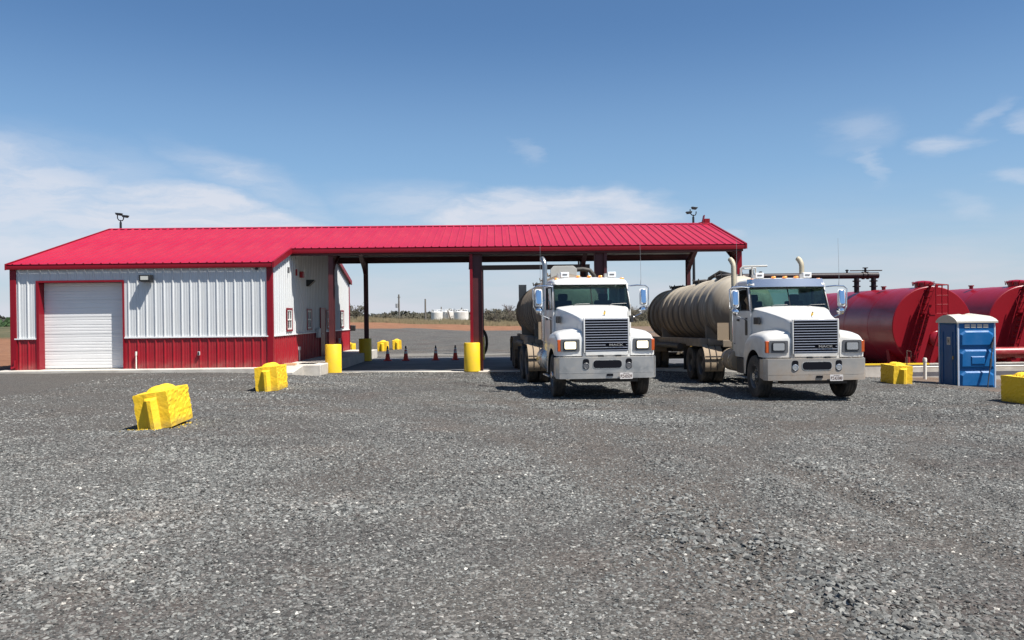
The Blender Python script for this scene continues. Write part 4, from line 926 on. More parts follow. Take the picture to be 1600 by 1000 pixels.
# ------------------------------------------------------------------ tanker trailers
def trailer(label, loc, rot, V):
    T = thing('tanker_trailer', label, 'tanker trailer', loc, 0, 'tanker trailers behind the trucks'); T.rotation_euler = rot
    r, zc, L = .98, 2.22, 10.3
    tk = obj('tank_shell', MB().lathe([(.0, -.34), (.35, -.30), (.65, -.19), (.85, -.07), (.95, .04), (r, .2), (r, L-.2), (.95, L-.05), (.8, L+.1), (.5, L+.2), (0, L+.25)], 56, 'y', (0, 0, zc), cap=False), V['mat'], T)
    n = 11
    for k in range(n):
        y = .55+k*(L-1.0)/(n-1)
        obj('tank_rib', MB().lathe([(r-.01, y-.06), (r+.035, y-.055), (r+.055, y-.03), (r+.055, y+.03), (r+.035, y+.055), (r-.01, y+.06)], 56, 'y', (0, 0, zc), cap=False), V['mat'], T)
    for y in V['man']:
        mh = obj('manhole', MB().lathe([(.36, zc+r-.1), (.36, zc+r+.06), (.39, zc+r+.06), (.39, zc+r+.09), (.3, zc+r+.13), (0, zc+r+.16)], 24, 'z', (0, y, 0), cap=False), V['dark'], T)
        for k in range(8):
            a = 2*math.pi*k/8
            obj('clamp', MB().tube([(.40*math.cos(a), y+.40*math.sin(a), zc+r+.03), (.43*math.cos(a), y+.43*math.sin(a), zc+r+.16)], .022, 5), V['dark'], mh)
    fr = MB()
    for s in (-1, 1):
        fr.box(min(s*.86, s*.98), max(s*.86, s*.98), .3, L-.1, 1.14, 1.34)
        fr.box(min(s*.35, s*.45), max(s*.35, s*.45), -.7, L, 1.08, 1.26)
    fr.box(-.98, .98, .2, .299, 1.14, 1.33).box(-.8, .8, -.75, -.7, 1.1, 1.3)
    obj('frame_rail', fr, V['frame'], T, bevel=.012)
    for s in (-1, 1):
        obj('skirt_panel', MB().box(min(s*.985, s*1.20), max(s*.985, s*1.20), .3, 2.2, 1.10, 1.35), V['frame'], T, bevel=.01)
        for yy in (.5, 7.2): obj('saddle', MB().prism([(s*.3, 1.3), (s*.95, 1.3), (s*.97, 1.75), (s*.7, 1.5)], 'y', yy, yy+.15), V['frame'], T)
        lg = obj('landing_leg', MB().box(s*.62-.06, s*.62+.06, 3.3, 3.42, .5, 1.14).box(s*.62-.04, s*.62+.04, 3.32, 3.4, .3, .52).box(s*.62-.14, s*.62+.14, 3.26, 3.46, .27, .3), CHASSIS, T)
        for y in (8.3, 9.6): wheel(T, s*1.07, y, s, 0, True)
        a, b = sorted((s*.72, s*1.27))
        arch = [(7.65, .78), (7.65, 1.02), (7.9, 1.2), (8.3, 1.25), (9.65, 1.25), (10.1, 1.18), (10.33, .95), (10.33, .78)]
        mb = MB().loft([[(a, y, z), (b, y, z), (b, y, z-.02), (a, y, z-.02)] for y, z in arch])
        obj('trailer_fender', mb, V['fender'], T)
        obj('mudflap', MB().box(a, b, 10.4, 10.42, .2, 1.1), BLACK, T)
        obj('side_marker', MB().box(min(s*.985, s*1.0), max(s*.985, s*1.0), 2.3, 2.44, 1.03, 1.075), mat('lit_marker', (.9, .6, .1), .3, emit=(1, .6, .15), estr=1.2), T)
        obj('bulkhead_plate', MB().box(min(s*.62, s*.95), max(s*.62, s*.95), -.72, -.69, 1.30, 1.80), TAN, T)
        obj('hose_tray', MB().tube([(s*1.08, 3.6, 1.05), (s*1.08, 7.4, 1.05)], .10, 10), CHASSIS, T)
    for y in (8.3, 9.6): obj('trailer_axle', MB().tube([(-.9, y, .52), (.9, y, .52)], .065, 8), CHASSIS, T)
    obj('suspension', MB().box(-.5, .5, 7.8, 10.1, .75, 1.08), CHASSIS, T, bevel=.03)
    obj('rear_bumper', MB().box(-1.15, 1.15, L+.12, L+.22, .5, .66).box(-.5, -.42, L+.1, L+.2, .6, 1.1).box(.42, .5, L+.1, L+.2, .6, 1.1), V['frame'], T)
    if V['plate']:
        obj('front_shield_plate', MB().prism([(-.40, 2.9), (.40, 2.9), (.40, 3.38), (.30, 3.48), (-.30, 3.48), (-.40, 3.38)], 'y', .5, .53), PLATEM, T, (-.07, 0, 0), bevel=.01)
        obj('top_hose', MB().tube([(.3, 1.2, 3.40), (.6, 1.2, 3.42), (.82, 1.2, 3.38), (.95, 1.2, 3.22), (.98, 1.2, 2.8)], .07, 10), HOSE, T)
        obj('rear_shield_plate', MB().prism([(-.92, 2.6), (-.6, 2.7), (-.6, 3.35), (-.92, 3.35)], 'y', 9.7, 9.73), PLATEM, T)
    else:
        obj('top_rail', MB().tube([(.05, .3, 3.2), (.05, .3, 3.42), (.12, .3, 3.49), (.85, .3, 3.50)], .03, 8).tube([(.4, .3, 3.2), (.4, .3, 3.49)], .025, 8).tube([(.12, .3, 3.42), (.75, 1.1, 3.50)], .022, 8).tube([(.75, 1.1, 3.1), (.75, 1.1, 3.5)], .025, 8), mat('pale_rail', (.5, .48, .44), .5), T)
        obj('top_valve', MB().lathe([(.07, 3.15), (.07, 3.4), (.0, 3.42)], 12, 'z', (.42, .45, 0), cap=False).lathe([(.05, 3.15), (.05, 3.34), (.0, 3.35)], 12, 'z', (.7, .45, 0), cap=False).lathe([(.05, 3.15), (.05, 3.33), (.0, 3.34)], 12, 'z', (.1, .45, 0), cap=False), BLACK, T)
        obj('vacuum_hose', MB().tube([(-.5, 1.9, 3.22), (-.2, 1.7, 3.42), (.1, 1.4, 3.3), (.3, 1.1, 3.1)], .06, 8), HOSE, T)
    return T
trailer('brown ribbed tanker trailer coupled behind the left truck', (2.14, 24.3, -.31), (R(-.45), 0, R(1.6)),
        dict(mat=TANK1, dark=TAN, frame=mat('dusty_dark_frame', (.13, .11, .09), .7, var=.2, dirt=(.25, .2, .14), dirt_amt=.4), fender=TAN, man=(2.0, 5.0, 8.3), plate=True))
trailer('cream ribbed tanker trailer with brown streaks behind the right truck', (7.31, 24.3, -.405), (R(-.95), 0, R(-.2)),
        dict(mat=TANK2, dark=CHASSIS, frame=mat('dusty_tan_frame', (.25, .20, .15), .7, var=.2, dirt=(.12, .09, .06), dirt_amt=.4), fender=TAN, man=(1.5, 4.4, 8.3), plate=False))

# ------------------------------------------------------------------ storage tanks
def storage_tank(x, label):
    T = thing('storage_tank', label, 'storage tank', (x, 37.0, -1.2), 0, 'red horizontal storage tanks')
    r, zc, L = 1.84, 2.17, 14.0
    obj('tank_shell', MB().lathe([(r-.03, .004), (r, .03), (r, L)], 96, 'y', (0, 0, zc), cap=False).lathe([(r, L), (0, L+.05)], 96, 'y', (0, 0, zc), cap=False), REDTANK, T)
    obj('tank_head', MB().lathe([(r-.03, .0), (0, -.012)], 96, 'y', (0, 0, zc), cap=False), REDEND, T)
    for y in (2.5, 5.2, 7.9, 10.6, 13.2): obj('weld_seam', MB().lathe([(r-.004, y-.02), (r+.008, y), (r-.004, y+.02)], 72, 'y', (0, 0, zc), cap=False), REDTANK, T)
    for y in (1.2, 6.8, 12.4):
        obj('saddle', MB().prism([(-1.35, 0), (1.35, 0), (1.5, 1.1), (1.0, .72), (.5, .44), (0, .36), (-.5, .44), (-1.0, .72), (-1.5, 1.1)], 'y', y-.15, y+.15), REDEND, T)
    h = obj('hatch', MB().lathe([(.36, zc+r-.1), (.36, zc+r+.12), (.42, zc+r+.12), (.42, zc+r+.20), (.3, zc+r+.26), (0, zc+r+.29)], 24, 'z', (-.02, .75, 0), cap=False), REDTANK, T)
    for k in range(10):
        a = 2*math.pi*k/10; obj('hatch_bolt', MB().tube([(-.02+.44*math.cos(a), .75+.44*math.sin(a), zc+r+.05), (-.02+.46*math.cos(a), .75+.46*math.sin(a), zc+r+.24)], .02, 5), REDEND, h)
    obj('top_nozzle', MB().lathe([(.09, zc+r-.05), (.09, zc+r+.08), (.13, zc+r+.08), (.13, zc+r+.13), (0, zc+r+.13)], 14, 'z', (-.6, 3.4, 0), cap=False), REDTANK, T)
    # stair: lower flight climbing to the right, platform, steep upper flight, cage
    SX0, SZ0, SX1, SZ1, SY = -1.22, .25, -.50, 2.72, -.95
    for y in (SY, SY+.62):
        obj('stair_stringer', MB().prism([(SX0-.12, SZ0), (SX0+.12, SZ0), (SX1+.12, SZ1), (SX1-.12, SZ1)], 'y', y, y+.04), REDEND, T)
        obj('stair_handrail', MB().tube([(SX0-.1, y+.02, SZ0+.7), (SX1-.05, y+.02, SZ1+.85)], .025, 6), REDEND, T)
        obj('handrail_post', MB().tube([(SX0, y+.02, SZ0), (SX0-.02, y+.02, SZ0+.85)], .022, 6), REDEND, T)
    for k in range(10):
        u = (k+.5)/10; xx = SX0+(SX1-SX0)*u; zz = SZ0+(SZ1-SZ0)*u
        obj('stair_tread', MB().box(xx-.12, xx+.12, SY+.041, SY+.619, zz, zz+.03), REDEND, T)
    obj('platform', MB().box(SX1-.1, SX1+.62, SY-.02, -.05, SZ1, SZ1+.06), REDEND, T)
    obj('platform_brace', MB().tube([(SX1+.55, SY+.05, SZ1), (SX0+.45, SY+.05, .1)], .05, 6), REDEND, T)
    ux0, ux1, uz1 = SX1-.05, SX1+.42, zc+r+.1
    for y in (-.62, -.06):
        obj('upper_stringer', MB().prism([(ux0-.07, SZ1+.06), (ux0+.07, SZ1+.06), (ux1+.07, uz1), (ux1-.07, uz1)], 'y', y, y+.03), REDEND, T)
    for k in range(5):
        u = (k+.5)/5; xx = ux0+(ux1-ux0)*u; zz = SZ1+.06+(uz1-SZ1)*u
        obj('upper_tread', MB().box(xx-.09, xx+.09, -.589, -.061, zz, zz+.025), REDEND, T)
    cg = MB(); zt = zc+r+.03
    for x_ in (SX1+.18, SX1+.45, SX1+.72):
        cg.tube([(x_, SY+.02, SZ1+.0), (x_, SY+.02, zt)], .028, 6)
    for z_ in (SZ1+.05, SZ1+.45, SZ1+.85, zt): cg.tube([(SX1+.18, SY+.02, z_), (SX1+.72, SY+.02, z_)], .022, 6)
    cg.tube([(SX1+.72, SY+.02, zt), (SX1+.72, -.1, zt)], .022, 6).tube([(SX1+.72, SY+.02, zt), (SX1+.3, -.1, zt+.1)], .022, 6)
    obj('guard_rail', cg, REDEND, T)
    obj('chain_rail', MB().tube([(-.75, -.7, 3.75), (-1.0, -.72, 3.4), (-.85, -.7, 2.9)], .018, 5), REDEND, T)
    # manway on the head, low
    mw_ = obj('manway', MB().lathe([(.0, -.42), (.3, -.41), (.34, -.38), (.34, -.30), (.27, -.29), (.27, 0)], 24, 'y', (.0, 0, 1.65), cap=False), REDTANK, T)
    obj('drain_valve', MB().tube([(.35, -.02, .9), (.35, -.5, .9)], .07, 10).lathe([(.12, -.5), (.12, -.42)], 12, 'y', (.35, 0, .9)), PIPEM, T)
    return T
storage_tank(19.75, 'first red storage tank with stair on its round end, between right truck and blue toilet')
storage_tank(24.12, 'second red storage tank partly hidden behind the blue toilet at the right edge')
pm2 = thing('pipe_manifold', 'dark overhead pipe manifold crossing above the red storage tanks', 'pipework', (0, 0, 0))
YM = 43.0
obj('header_pipe', MB().tube([(12.0, YM, 3.60), (20.1, YM, 3.60)], .16, 16).tube([(18.6, YM-.02, 3.86), (20.3, YM-.02, 3.86)], .03, 6), PIPEM, pm2)
for x in (18.95, 19.85):
    dpp = obj('drop_pipe', MB().tube([(x, YM, 3.5), (x, YM, 2.7)], .13, 14), PIPEM, pm2)
    for z in (3.28, 3.0): obj('flange', MB().lathe([(.2, z), (.2, z+.06)], 16, 'z', (x, YM, 0)), PIPEM, dpp)
obj('valve', MB().lathe([(.17, 19.25), (.2, 19.25), (.2, 19.35), (.12, 19.4), (.12, 19.45), (.2, 19.5), (.2, 19.58)], 16, 'x', (0, YM, 3.6)).tube([(19.42, YM, 3.7), (19.42, YM, 4.02)], .06, 8).lathe([(.14, 3.98), (.14, 4.02)], 12, 'z', (19.42, YM, 0)), PIPEM, pm2)
obj('nozzle', MB().tube([(18.45, YM, 3.7), (18.45, YM, 3.92)], .05, 8).lathe([(.09, 3.85), (.09, 3.9)], 10, 'z', (18.45, YM, 0)), PIPEM, pm2)
# containment wall
cw = thing('containment_wall', 'low concrete wall with yellow painted top around the red tanks', 'wall', (0, 0, 0))
obj('wall_base', MB().box(11.6, 34, 33.8, 34.0, -1.6, -.53), CONC, cw, bevel=.01)
obj('wall_base', MB().box(11.6, 11.8, 34.003, 55, -1.6, -.53), CONC, cw, bevel=.01)
obj('wall_cap', MB().box(11.58, 17.9, 33.78, 34.02, -.527, -.47), YELP, cw)
obj('wall_cap', MB().box(17.904, 34, 33.78, 34.02, -.527, -.48), CONC, cw)
obj('conduit_pipe', MB().tube([(17.0, 33.7, -.62), (22, 33.7, -.62)], .03, 8), PVC, cw)
slab('tank_pad', 11.9, 36, 34.05, 56, -1.5, -1.2, mat('tank_gravel_pad', (.2, .16, .13), .9, var=.2))
rp = thing('red_pipeline', 'fat glossy red pipe lying in front of the second tank', 'pipe', (0, 0, 0))
obj('pipe', MB().tube([(21.2, 35.0, -.13), (30, 35.0, -.13)], .24, 24), REDPIPE, rp)
obj('pipe', MB().tube([(17.9, 35.6, -.9), (17.9, 35.6, -.3)], .1, 10), REDPIPE, rp)
obj('pipe_stand', MB().box(22.0, 22.2, 34.85, 35.15, -1.19, -.36).box(25.0, 25.2, 34.85, 35.15, -1.19, -.36), REDEND, rp)
pb = obj('pvc_bollard', MB().lathe([(.055, 0), (.055, .66), (.066, .66), (.066, .75), (.055, .79), (.0, .80)], 16, 'z', cap=False), PVC, None, (14.62, 27.9, gz(14.62, 27.9)-.06)); tag(pb, 'white capped plastic pipe standing in the dirt left of the blue toilet', 'pipe')
st_ = obj('rod_stake', MB().tube([(0, 0, 0), (0, 0, 1.05)], .015, 6).tube([(-.0, 0, 1.05), (.14, 0, 1.02), (.14, 0, .8)], .01, 5), mat('rusty_rod', (.12, .08, .06), .8), None, (13.85, 27.6, gz(13.85, 27.6)-.08)); tag(st_, 'thin rusty rod standing between the yellow block and white pipe', 'stake')

# ------------------------------------------------------------------ portable toilet
def toilet(x, y, z):
    T = thing('portable_toilet', 'blue portable toilet with white arched roof standing before the red tanks', 'portable toilet', (x, y, z), R(-1))
    w, d, h = 1.17, 1.15, 2.13
    obj('base_skid', MB().box(-.06, w+.06, -.05, d+.05, 0, .07), mat('skid_plastic', (.05, .05, .055), .6), T, bevel=.015)
    obj('body', MB().box(.03, w-.03, .03, d-.03, .071, h), BLUE, T)
    for (a, b) in ((0, 0), (w-.05, 0), (0, d-.05), (w-.05, d-.05)):
        obj('corner_post', MB().box(a, a+.05, b, b+.05, .071, h+.005), LTBLUE, T, bevel=.01)
    # side wall facing the camera: three moulded panels
    def emboss(z0, z1, ins):
        x0, x1 = .09, w-.09
        c = .16
        outer = [(x0, z0), (x1, z0), (x1, z1), (x0, z1)]
        p = MB().add([(x0, .028, z0), (x1, .028, z0), (x1, .028, z1), (x0, .028, z1),
                      (x0+c, -.028, z0+ins), (x1-c, -.028, z0+ins), (x1-c, -.028, z1-ins), (x0+c, -.028, z1-ins)],
                     [(0, 1, 5, 4), (1, 2, 6, 5), (2, 3, 7, 6), (3, 0, 4, 7), (4, 5, 6, 7)])
        return p
    obj('wall_panel', MB().box(.051, w-.051, .005, .0299, .075, h-.002), BLUE, T)
    for z0, z1 in ((.12, .62), (.70, 1.28), (1.36, 1.86)):
        q = MB(); x0, x1, c = .07, w-.07, .15
        oct_o = [(x0, z0+.0), (x1, z0+.0), (x1, z1-.1), (x1-c, z1), (x0+c, z1), (x0, z1-.1)]
        ins = [(x0+.05, z0+.07), (x1-.05, z0+.07), (x1-.06, z1-.14), (x1-c-.02, z1-.05), (x0+c+.02, z1-.05), (x0+.06, z1-.14)]
        vs = [(a, .004, b) for a, b in oct_o]+[(a, -.04, b) for a, b in ins]
        q.add(vs, [(i, (i+1) % 6, (i+1) % 6+6, i+6) for i in range(6)]+[tuple(range(6, 12))])
        obj('moulded_panel', q, BLUE, T, smooth=0)
    q = MB(); vs = [(a, -.041, b) for a, b in ((.38, .82), (.80, .82), (.80, 1.08), (.38, 1.08))]+[(a, -.062, b) for a, b in ((.41, .85), (.77, .85), (.77, 1.05), (.41, 1.05))]
    obj('centre_boss', q.add(vs, [(i, (i+1) % 4, (i+1) % 4+4, i+4) for i in range(4)]+[(4, 5, 6, 7)]), BLUE, T, smooth=0)
    for k in range(4):
        obj('vent_grille', MB().box(.22+k*.19, .37+k*.19, -.006, .004, 1.95, 2.06), mat('vent_mesh', (.5, .46, .40), .7), T)
    # door on the left side
    dr = obj('door', MB().box(.003, .0295, .14, d-.14, .12, h-.08), BLUED, T, bevel=.008)
    obj('door_rib', MB().box(-.012, .002, .28, .31, .2, h-.3).box(-.012, .002, d-.31, d-.28, .2, h-.3), BLUED, dr)
    obj('door_sign', MB().box(-.006, .0025, .42, .62, 1.42, 1.66), mat('sign_grey', (.42, .42, .42), .5), dr)
    obj('sign_print', MB().box(-.009, -.0065, .47, .50, 1.46, 1.62).box(-.009, -.0065, .54, .57, 1.46, 1.62).box(-.009, -.0065, .50, .54, 1.52, 1.55), BLACK, dr)
    obj('door_latch', MB().box(-.03, .002, .22, .27, .98, 1.08), mat('brass_latch', (.25, .18, .08), .4), dr)
    # arched white roof
    def arch(yy): return .20*math.sin(math.pi*max(0, min(1, yy/d)))**.75
    secs = []
    for xx, s_ in ((-.05, 1.0), (.10, 1.04), (.35, 1.12), (.40, 1.0), (.62, 1.06), (.67, 1.22), (.90, 1.05), (w+.05, .82)):
        top = [(xx, -.05+(d+.1)*k/12, h+.02+arch(d*k/12)*s_) for k in range(13)]
        secs.append(top+[(xx, d+.05, h-.03), (xx, -.05, h-.03)])
    obj('roof', MB().loft(secs), ROOFW, T, smooth=50)
    obj('gable_infill', MB().prism([(.05, h)]+[(d*k/12, h+.012+arch(d*k/12)*.9) for k in range(1, 12)]+[(d-.05, h)], 'x', .0, .025), BLUED, T)
    return T
toilet(14.12, 25.0, -.80)
rod = obj('leaning_rod', MB().tube([(14.80, 24.62, -.70), (15.02, 24.80, .12), (15.06, 24.83, .30)], .018, 6).tube([(14.985, 24.77, -.05), (15.035, 24.81, .2)], .035, 6).tube([(15.06, 24.83, .3), (15.2, 24.93, .86)], .02, 6).tube([(15.09, 24.87, .52), (15.14, 24.90, .70)], .04, 6), mat('dark_rod', (.03, .03, .035), .5), None)
tag(rod, 'dark metal rod leaning against the side of the blue toilet', 'rod')

# ------------------------------------------------------------------ yellow concrete blocks
def block_mesh(L, W_, H_, seed):
    # cross-section in plan (x along width, y along length) with vertical key groove in both ends
    bm = bmesh.new()
    w, l = W_/2, L/2
    g = .11; gd_ = .11
    ol = [(-w, -l), (-g, -l), (-.02, -l-gd_), (.04, -l-gd_), (g, -l), (w, -l), (w, l), (g, l), (.04, l+gd_), (-.02, l+gd_), (-g, l), (-w, l)]
    vb = [bm.verts.new((x, y, 0)) for x, y in ol]; vt = [bm.verts.new((x, y, H_)) for x, y in ol]
    n = len(ol)
    # faces as quads strips: make cap by columns
    for i in range(n): bm.faces.new((vb[i], vb[(i+1) % n], vt[(i+1) % n], vt[i]))
    bm.faces.new(vt); bm.faces.new(vb[::-1])
    bmesh.ops.triangulate(bm, faces=[f for f in bm.faces if len(f.verts) > 4])
    for _ in range(4):
        es = [e for e in bm.edges if e.calc_length() > .055]
        if not es: break
        bmesh.ops.subdivide_edges(bm, edges=es, cuts=1, use_grid_fill=True)
        bmesh.ops.triangulate(bm, faces=[f for f in bm.faces if len(f.verts) > 4])
    bm.normal_update()
    for v in bm.verts:
        p_ = v.co.copy()
        top = p_.z > H_-1e-4
        dz = 0
        if top:  # two rounded interlock lugs along the top
            for cy in (-l*.28, l*.32):
                d2 = (p_.x/.17)**2+((p_.y-cy)/.19)**2
                dz = max(dz, .09*max(0, 1-d2)**.6)
        rough = .0
        if abs(p_.x) > w-1e-3:
            cell = noise.voronoi((p_.x*5+seed, p_.y*6, p_.z*6))[0]
            rough = (min(cell[1]-cell[0], .35)-.25)*.075*min(1, p_.z/.08)
        nn = noise.noise_vector(p_*9+Vector((seed, 0, 0)))*.004
        if abs(p_.y) > l+1e-3 and p_.z > H_*.82:   # the key on each end stops short of the top
            p_.y = math.copysign(l+.004, p_.y)
        v.co = p_+nn+Vector((0, 0, dz))+Vector((math.copysign(rough, p_.x) if abs(p_.x) > w-1e-3 else 0, 0, 0))
    me = bpy.data.meshes.new('concrete_block'); 
    for f in bm.faces: f.smooth = False
    bm.to_mesh(me); bm.free(); me.materials.append(YEL); return me
BLK = [block_mesh(.98, .53, .60, s) for s in (1, 17)]
def block(x, y, rz_, tilt, label, k=0, zoff=-.03, sc=1., roll=0, z=None):
    o = obj('concrete_block', BLK[k], YEL, None, (x, y, (gz(x, y) if z is None else z)+zoff), (roll, tilt, rz_)); o.scale = (sc, sc, sc)
    return tag(o, label, 'concrete block', 'yellow painted concrete blocks')
block(-5.62, 14.15, R(0), R(-8), 'large yellow block nearest the camera on the left gravel', 0, -.02, 1.0, R(2))
block(-5.80, 21.45, R(0), R(-4), 'yellow block on gravel in front of the office corner and ramp', 1, -.03, 1.02)
block(-6.9, 50.6, R(0), R(-2), 'left one of the two yellow blocks seen beyond the canopy floor', 0, -.05, 1.02)
block(-6.35, 53.0, R(8), R(-2), 'right one of the two yellow blocks seen beyond the canopy floor', 1, -.05, 1.02)
block(12.30, 25.2, R(-4), R(2), 'yellow block with shaded left face between right truck and blue toilet', 0, -.06, 1.02)
block(12.50, 19.2, R(3), R(0), 'yellow block cut off by the right edge of the photo', 1, -.04, 1.08)
block(-9.1, 50.3, R(75), R(0), 'yellow block at the rear office corner beyond the walkway', 0, -.1, 1.0)
# yellow overspray on the gravel round the near block
def overspray(x, y, rad, rz_):
    mb = MB(); rs = random.Random(5)
    for k in range(230):
        a = rs.uniform(0, 6.28); q = rs.uniform(.75, 1.25) if rs.random() < .8 else rs.uniform(.9, 1.7)
        px = x-.08+math.cos(a)*.36*q; py = y-.05+math.sin(a)*.58*q; s = rs.uniform(.005, .011); zz = float(gz(px, py))+.0
        i0 = np.argmin(abs(xs-px)); j0 = np.argmin(abs(ys-py)); zz = ZZ[j0, i0]+.006
        mb.add([(px-s, py-s*.6, zz), (px+s, py-s, zz), (px+s*.6, py+s, zz), (px-s, py+s, zz), (px, py, zz+s*.9)], [(0, 1, 4), (1, 2, 4), (2, 3, 4), (3, 0, 4)])
    o = obj('painted_pebbles', mb, YELP, None, kind='stuff', smooth=0); tag(o, 'yellow oversprayed pebbles around the nearest yellow block', 'pebbles')
overspray(-5.62, 14.15, .8, 0)

# ------------------------------------------------------------------ cones
cone = thing('traffic_cone', '', 'traffic cone', (0, 0, 0), 0, 'traffic cones under the canopy')
obj('cone_base', MB().box(-.19, .19, -.19, .19, 0, .035), ORANGE, cone, bevel=.01)
obj('cone_body', MB().lathe([(.135, .036), (.125, .06), (.085, .34)], 18, 'z', cap=False).lathe([(.067, .46), (.06, .50)], 18, 'z', cap=False), ORANGE, cone)
obj('reflective_band', MB().lathe([(.086, .34), (.067, .46)], 18, 'z', cap=False).lathe([(.060, .50), (.048, .58)], 18, 'z', cap=False), CWHITE, cone)
obj('cone_tip', MB().lathe([(.048, .58), (.03, .71), (.0, .72)], 18, 'z', cap=False), BLACK, cone)
cl_labels = ['orange traffic cone furthest left, just right of the shaded yellow pier', 'second orange traffic cone from the left, below the two yellow blocks',
             'third orange traffic cone from the left, in open canopy floor', 'orange traffic cone nearest the yellow front middle pier']
for i, x in enumerate((-5.28, -4.40, -2.95, -2.0)):
    o = cone if i == 0 else copy_tree(cone); o.location = (x, 40.2, -.41); o['label'] = cl_labels[i]

# ------------------------------------------------------------------ far background
def zat(x, y):
    i0 = int(np.argmin(abs(xs-x))); j0 = int(np.argmin(abs(ys-y))); return float(ZZ[j0, i0])
def bush(x, y, w, h, label, m, name='shrub', dens=1., cat='shrub', seed=0, group='shrubs beyond the dirt bank', z=None):
    rs = random.Random(seed); z = zat(x, y) if z is None else z
    T = thing(name, label, cat, (x, y, z-.1), 0, group)
    mb = MB()
    for k in range(14):
        a = rs.uniform(0, 6.28); rr3 = rs.uniform(.15, .45)*w
        mb.tube([(rs.uniform(-.15, .15)*w, 0, 0), (rr3*.5*math.cos(a), rr3*.4*math.sin(a), h*.45), (rr3*math.cos(a), rr3*.6*math.sin(a), h*rs.uniform(.7, 1.02))], [.06, .035, .012], 4, cap=False)
    obj('stem', mb, BARK, T)
    lb = MB(); clumps = [(rs.uniform(-.42, .42)*w, rs.uniform(-.3, .3)*w, h*rs.uniform(.25, .88), rs.uniform(.10, .24)*w) for _ in range(16)]
    for k in range(int(1100*dens)):
        cx, cy, cz, cr = rs.choice(clumps)
        d = Vector((rs.gauss(0, 1), rs.gauss(0, 1), rs.gauss(0, .8)))*cr*.5
        p_ = Vector((cx, cy, cz))+d; s = rs.uniform(.06, .15)
        if p_.z < 0: continue
        u = Vector((rs.gauss(0, 1), rs.gauss(0, 1), rs.gauss(0, 1))).normalized(); v_ = u.orthogonal().normalized()
        lb.add([p_+u*s, p_+v_*s*.6, p_-u*s, p_-v_*s*.6], [(0, 1, 2, 3)])
    obj('foliage', lb, m, T, smooth=0); return T
sh = [(-20.6, 122, 3.6, 2.7, 0), (-17.6, 130, 3.0, 1.7, 1), (-15.0, 134, 2.6, 1.0, 1), (-.4, 124, 2.6, 2.6, 1), (1.2, 130, 3.0, 2.3, 0), (3.6, 126, 3.4, 2.0, 1), (20.5, 122, 4.0, 3.0, 1), (23.2, 124, 4.0, 3.4, 0), (26, 126, 4, 2.8, 1),
      (-24, 124, 4, 2.6, 1), (7, 130, 4, 1.8, 2)]
lbls = ['tall grey green shrub left of the canopy opening beside the office', 'broad brown shrub just left of the left utility pole', 'low brown shrub in dry grass by the left pole',
        'brown leafless shrub right of the white tanks', 'olive shrub between white tanks and bare tree', 'brown shrub at the foot of the bare tree', 'brown brush seen just right of the left truck', 'olive brush seen between the two trucks', 'brown brush left of the cream tanker',
        'brown shrub mostly hidden by the office wall', 'dark shrub seen behind the left truck']
for i, (x, y, w, h, k) in enumerate(sh): bush(x, y, w, h, lbls[i], LEAFS[k], seed=i+1, dens=1.3 if w > 4 else .8)
# bare tree
def bare_tree(x, y, h, seed=4):
    rs = random.Random(seed); T = thing('bare_tree', 'bare round-crowned tree beyond the dirt bank left of the left truck', 'tree', (x, y, zat(x, y)-.1))
    tr = MB(); tw = MB()
    def branch(p_, d, L, r0, lvl, mb):
        q = p_+d*L*.5+Vector((rs.gauss(0, .04), rs.gauss(0, .04), 0))*L; e = p_+d*L
        mb.tube([p_, q, e], [r0, r0*.8, r0*.6], 5, cap=False)
        if lvl == 0: return
        for k in range(4 if lvl > 2 else 5):
            nd = (d+Vector((rs.gauss(0, .55), rs.gauss(0, .55), rs.gauss(.05, .35)))).normalized()
            branch(q if k % 2 else e, nd, L*rs.uniform(.55, .8), r0*.55, lvl-1, tw)
    branch(Vector((0, 0, 0)), Vector((.03, 0, 1)), h*.34, .17, 4, tr)
    obj('trunk', tr, BARK, T); obj('crown', tw, mat('bare_twigs', (.13, .10, .085), .9), T)
bare_tree(2.45, 140, 3.9)
bt = None
# hedge line and far woods (one mass each)
def thicket(name, x0, x1, y0, y1, h0, h1, n, m, label, seed, size=(.2, .5), zb=None):
    rs = random.Random(seed); lb = MB()
    for k in range(n):
        x = rs.uniform(x0, x1); y = rs.uniform(y0, y1); hh = h0+(h1-h0)*max(0, (noise.noise((x*.11, y*.05, seed))+noise.noise((x*.4, y*.2, seed+3))*.5)*.9+.5)
        zz = (zat(x, y) if zb is None else zb)+rs.random()**.8*hh; s = rs.uniform(*size)
        u = Vector((rs.gauss(0, 1), rs.gauss(0, 1), rs.gauss(0, 1))).normalized(); v_ = u.orthogonal().normalized(); p_ = Vector((x, y, zz))
        lb.add([p_+u*s, p_+v_*s*.7, p_-u*s, p_-v_*s*.7], [(0, 1, 2, 3)])
    o = obj(name, lb, m, None, kind='stuff', smooth=0); tag(o, label, 'brush')
thicket('scrub_thicket', -70, 60, 205, 225, .8, 2.6, 24000, LEAFS[0], 'olive scrub in one mass beyond the pasture', 3, (.2, .45))
thicket('far_woods', -260, 160, 330, 350, 2.0, 4.5, 22000, LEAFS[2], 'far dark line of woods along the horizon', 8, (.5, 1.3))
thicket('far_field_hedge', -330, -35, 150, 175, .8, 2.6, 9000, leafm('hedge_green', (.035, .065, .025)), 'dark green hedge beyond the dirt left of the office', 9, (.3, .8))
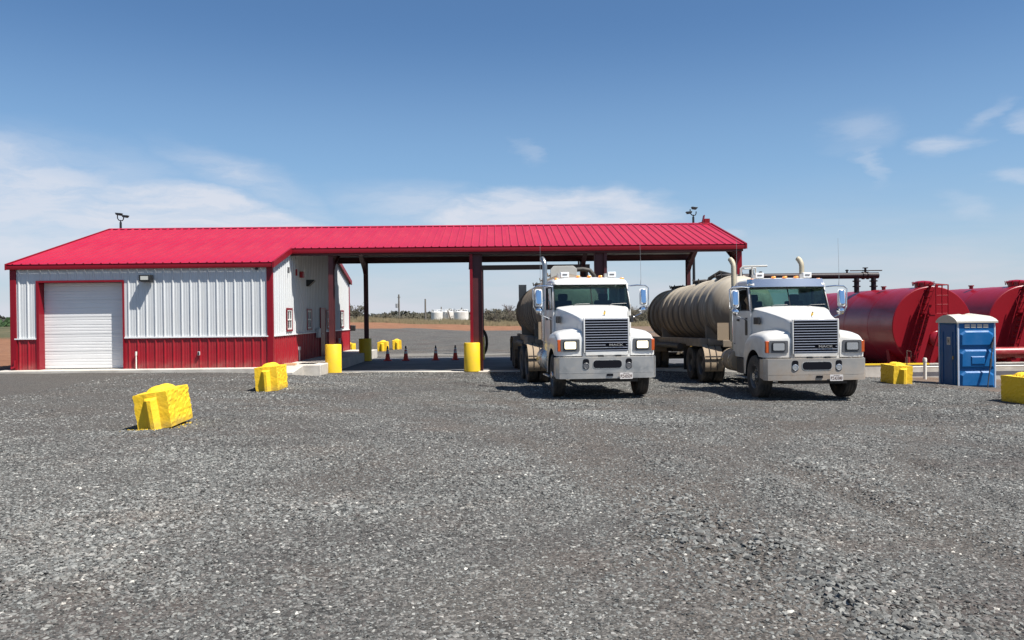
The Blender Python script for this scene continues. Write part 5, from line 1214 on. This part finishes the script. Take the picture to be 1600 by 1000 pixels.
def grass_strip(name, x0, x1, y0, y1, n, hmax, m, label, seed):
    rs = random.Random(seed); lb = MB()
    for k in range(n):
        x = rs.uniform(x0, x1); y = rs.uniform(y0, y1); c_ = noise.noise((x*.3, y*.3, seed)); 
        if c_ < -.15 and rs.random() < .7: continue
        h = hmax*rs.uniform(.3, 1)*(.6+.6*max(0, c_)); z = zat(x, y)-.03; w = rs.uniform(.04, .10); dx = rs.gauss(0, .12)*h
        lb.add([(x-w, y, z), (x+w, y, z), (x+dx, y, z+h)], [(0, 1, 2)])
    o = obj(name, lb, m, None, kind='stuff', smooth=0); tag(o, label, 'grass')
grass_strip('dry_grass', -30, 36, 115.5, 130, 26000, 1.25, DRY, 'tall dry straw grass along the top of the dirt bank', 2)
grass_strip('green_grass', -30, 36, 118, 145, 9000, .6, leafm('grass_green', (.09, .12, .045)), 'short green grass mixed behind the dirt bank', 6)
# white far tanks
def far_tank(x, y, r, h, label):
    T = thing('white_tank', label, 'storage tank', (x, y, zat(x, y)-.2), 0, 'white tanks beyond the yard')
    tb = MB().lathe([(r, 0), (r, h), (r-.08, h+.06), (.0, h+.35)], 40, 'z', cap=False)
    obj('tank_body', tb, FAR_W, T)
    rl = MB()
    for k in range(12):
        a = 2*math.pi*k/12; rl.tube([((r-.1)*math.cos(a), (r-.1)*math.sin(a), h), ((r-.1)*math.cos(a), (r-.1)*math.sin(a), h+.55)], .04, 4)
    rl.tube([((r-.1)*math.cos(a), (r-.1)*math.sin(a), h+.55) for a in np.linspace(0, 2*math.pi, 25)], .035, 4, cap=False)
    obj('top_rail', rl, WHITEB, T)
    if x > -11 and x < -10: obj('ladder', MB().prism([(.8, 0), (1.1, 0), (.2, h+.3), (-.1, h+.3)], 'y', -r-.25, -r-.15), mat('ladder_dark', (.12, .1, .09), .8), T)  # stair at the middle tank, one plain dark colour
far_tank(-12.7, 178, 1.27, 2.85, 'leftmost of the three white tanks seen through the canopy')
far_tank(-10.45, 180, 1.25, 2.95, 'middle white tank, half hidden by its neighbours')
far_tank(-7.5, 178, 1.6, 2.85, 'rightmost and widest white tank, beside the red front column')
def util_pole(x, y, h, label, arm=True):
    T = thing('utility_pole', label, 'utility pole', (x, y, zat(x, y)-.3), 0, 'utility poles beyond the yard')
    obj('pole', MB().tube([(0, 0, 0), (0, 0, h)], [.17, .12], 8), POLEW, T)
    if arm:
        obj('crossarm', MB().box(-.25, .25, -.06, .06, h-.5, h-.4), POLEW, T); obj('transformer', MB().lathe([(.0, h-2.2), (.2, h-2.15), (.2, h-1.5), (0, h-1.45)], 10, 'z', (-.35, 0, 0), cap=False), mat('transformer_grey', (.3, .3, .3), .6), T)
util_pole(-15.8, 135, 5.0, 'left utility pole with transformer above the dry grass')
util_pole(-11.5, 135, 4.3, 'plain pole between utility pole and white tanks', False)
util_pole(-13.2, 200, 4.4, 'thin pole rising behind the leftmost white tank', False)
util_pole(-11.2, 210, 3.9, 'thin pole rising behind the middle white tank', False)
util_pole(-9.9, 240, 4.6, 'far pole with crossarm behind the rightmost white tank')
# fence on the far left: wire brace seen beside the office
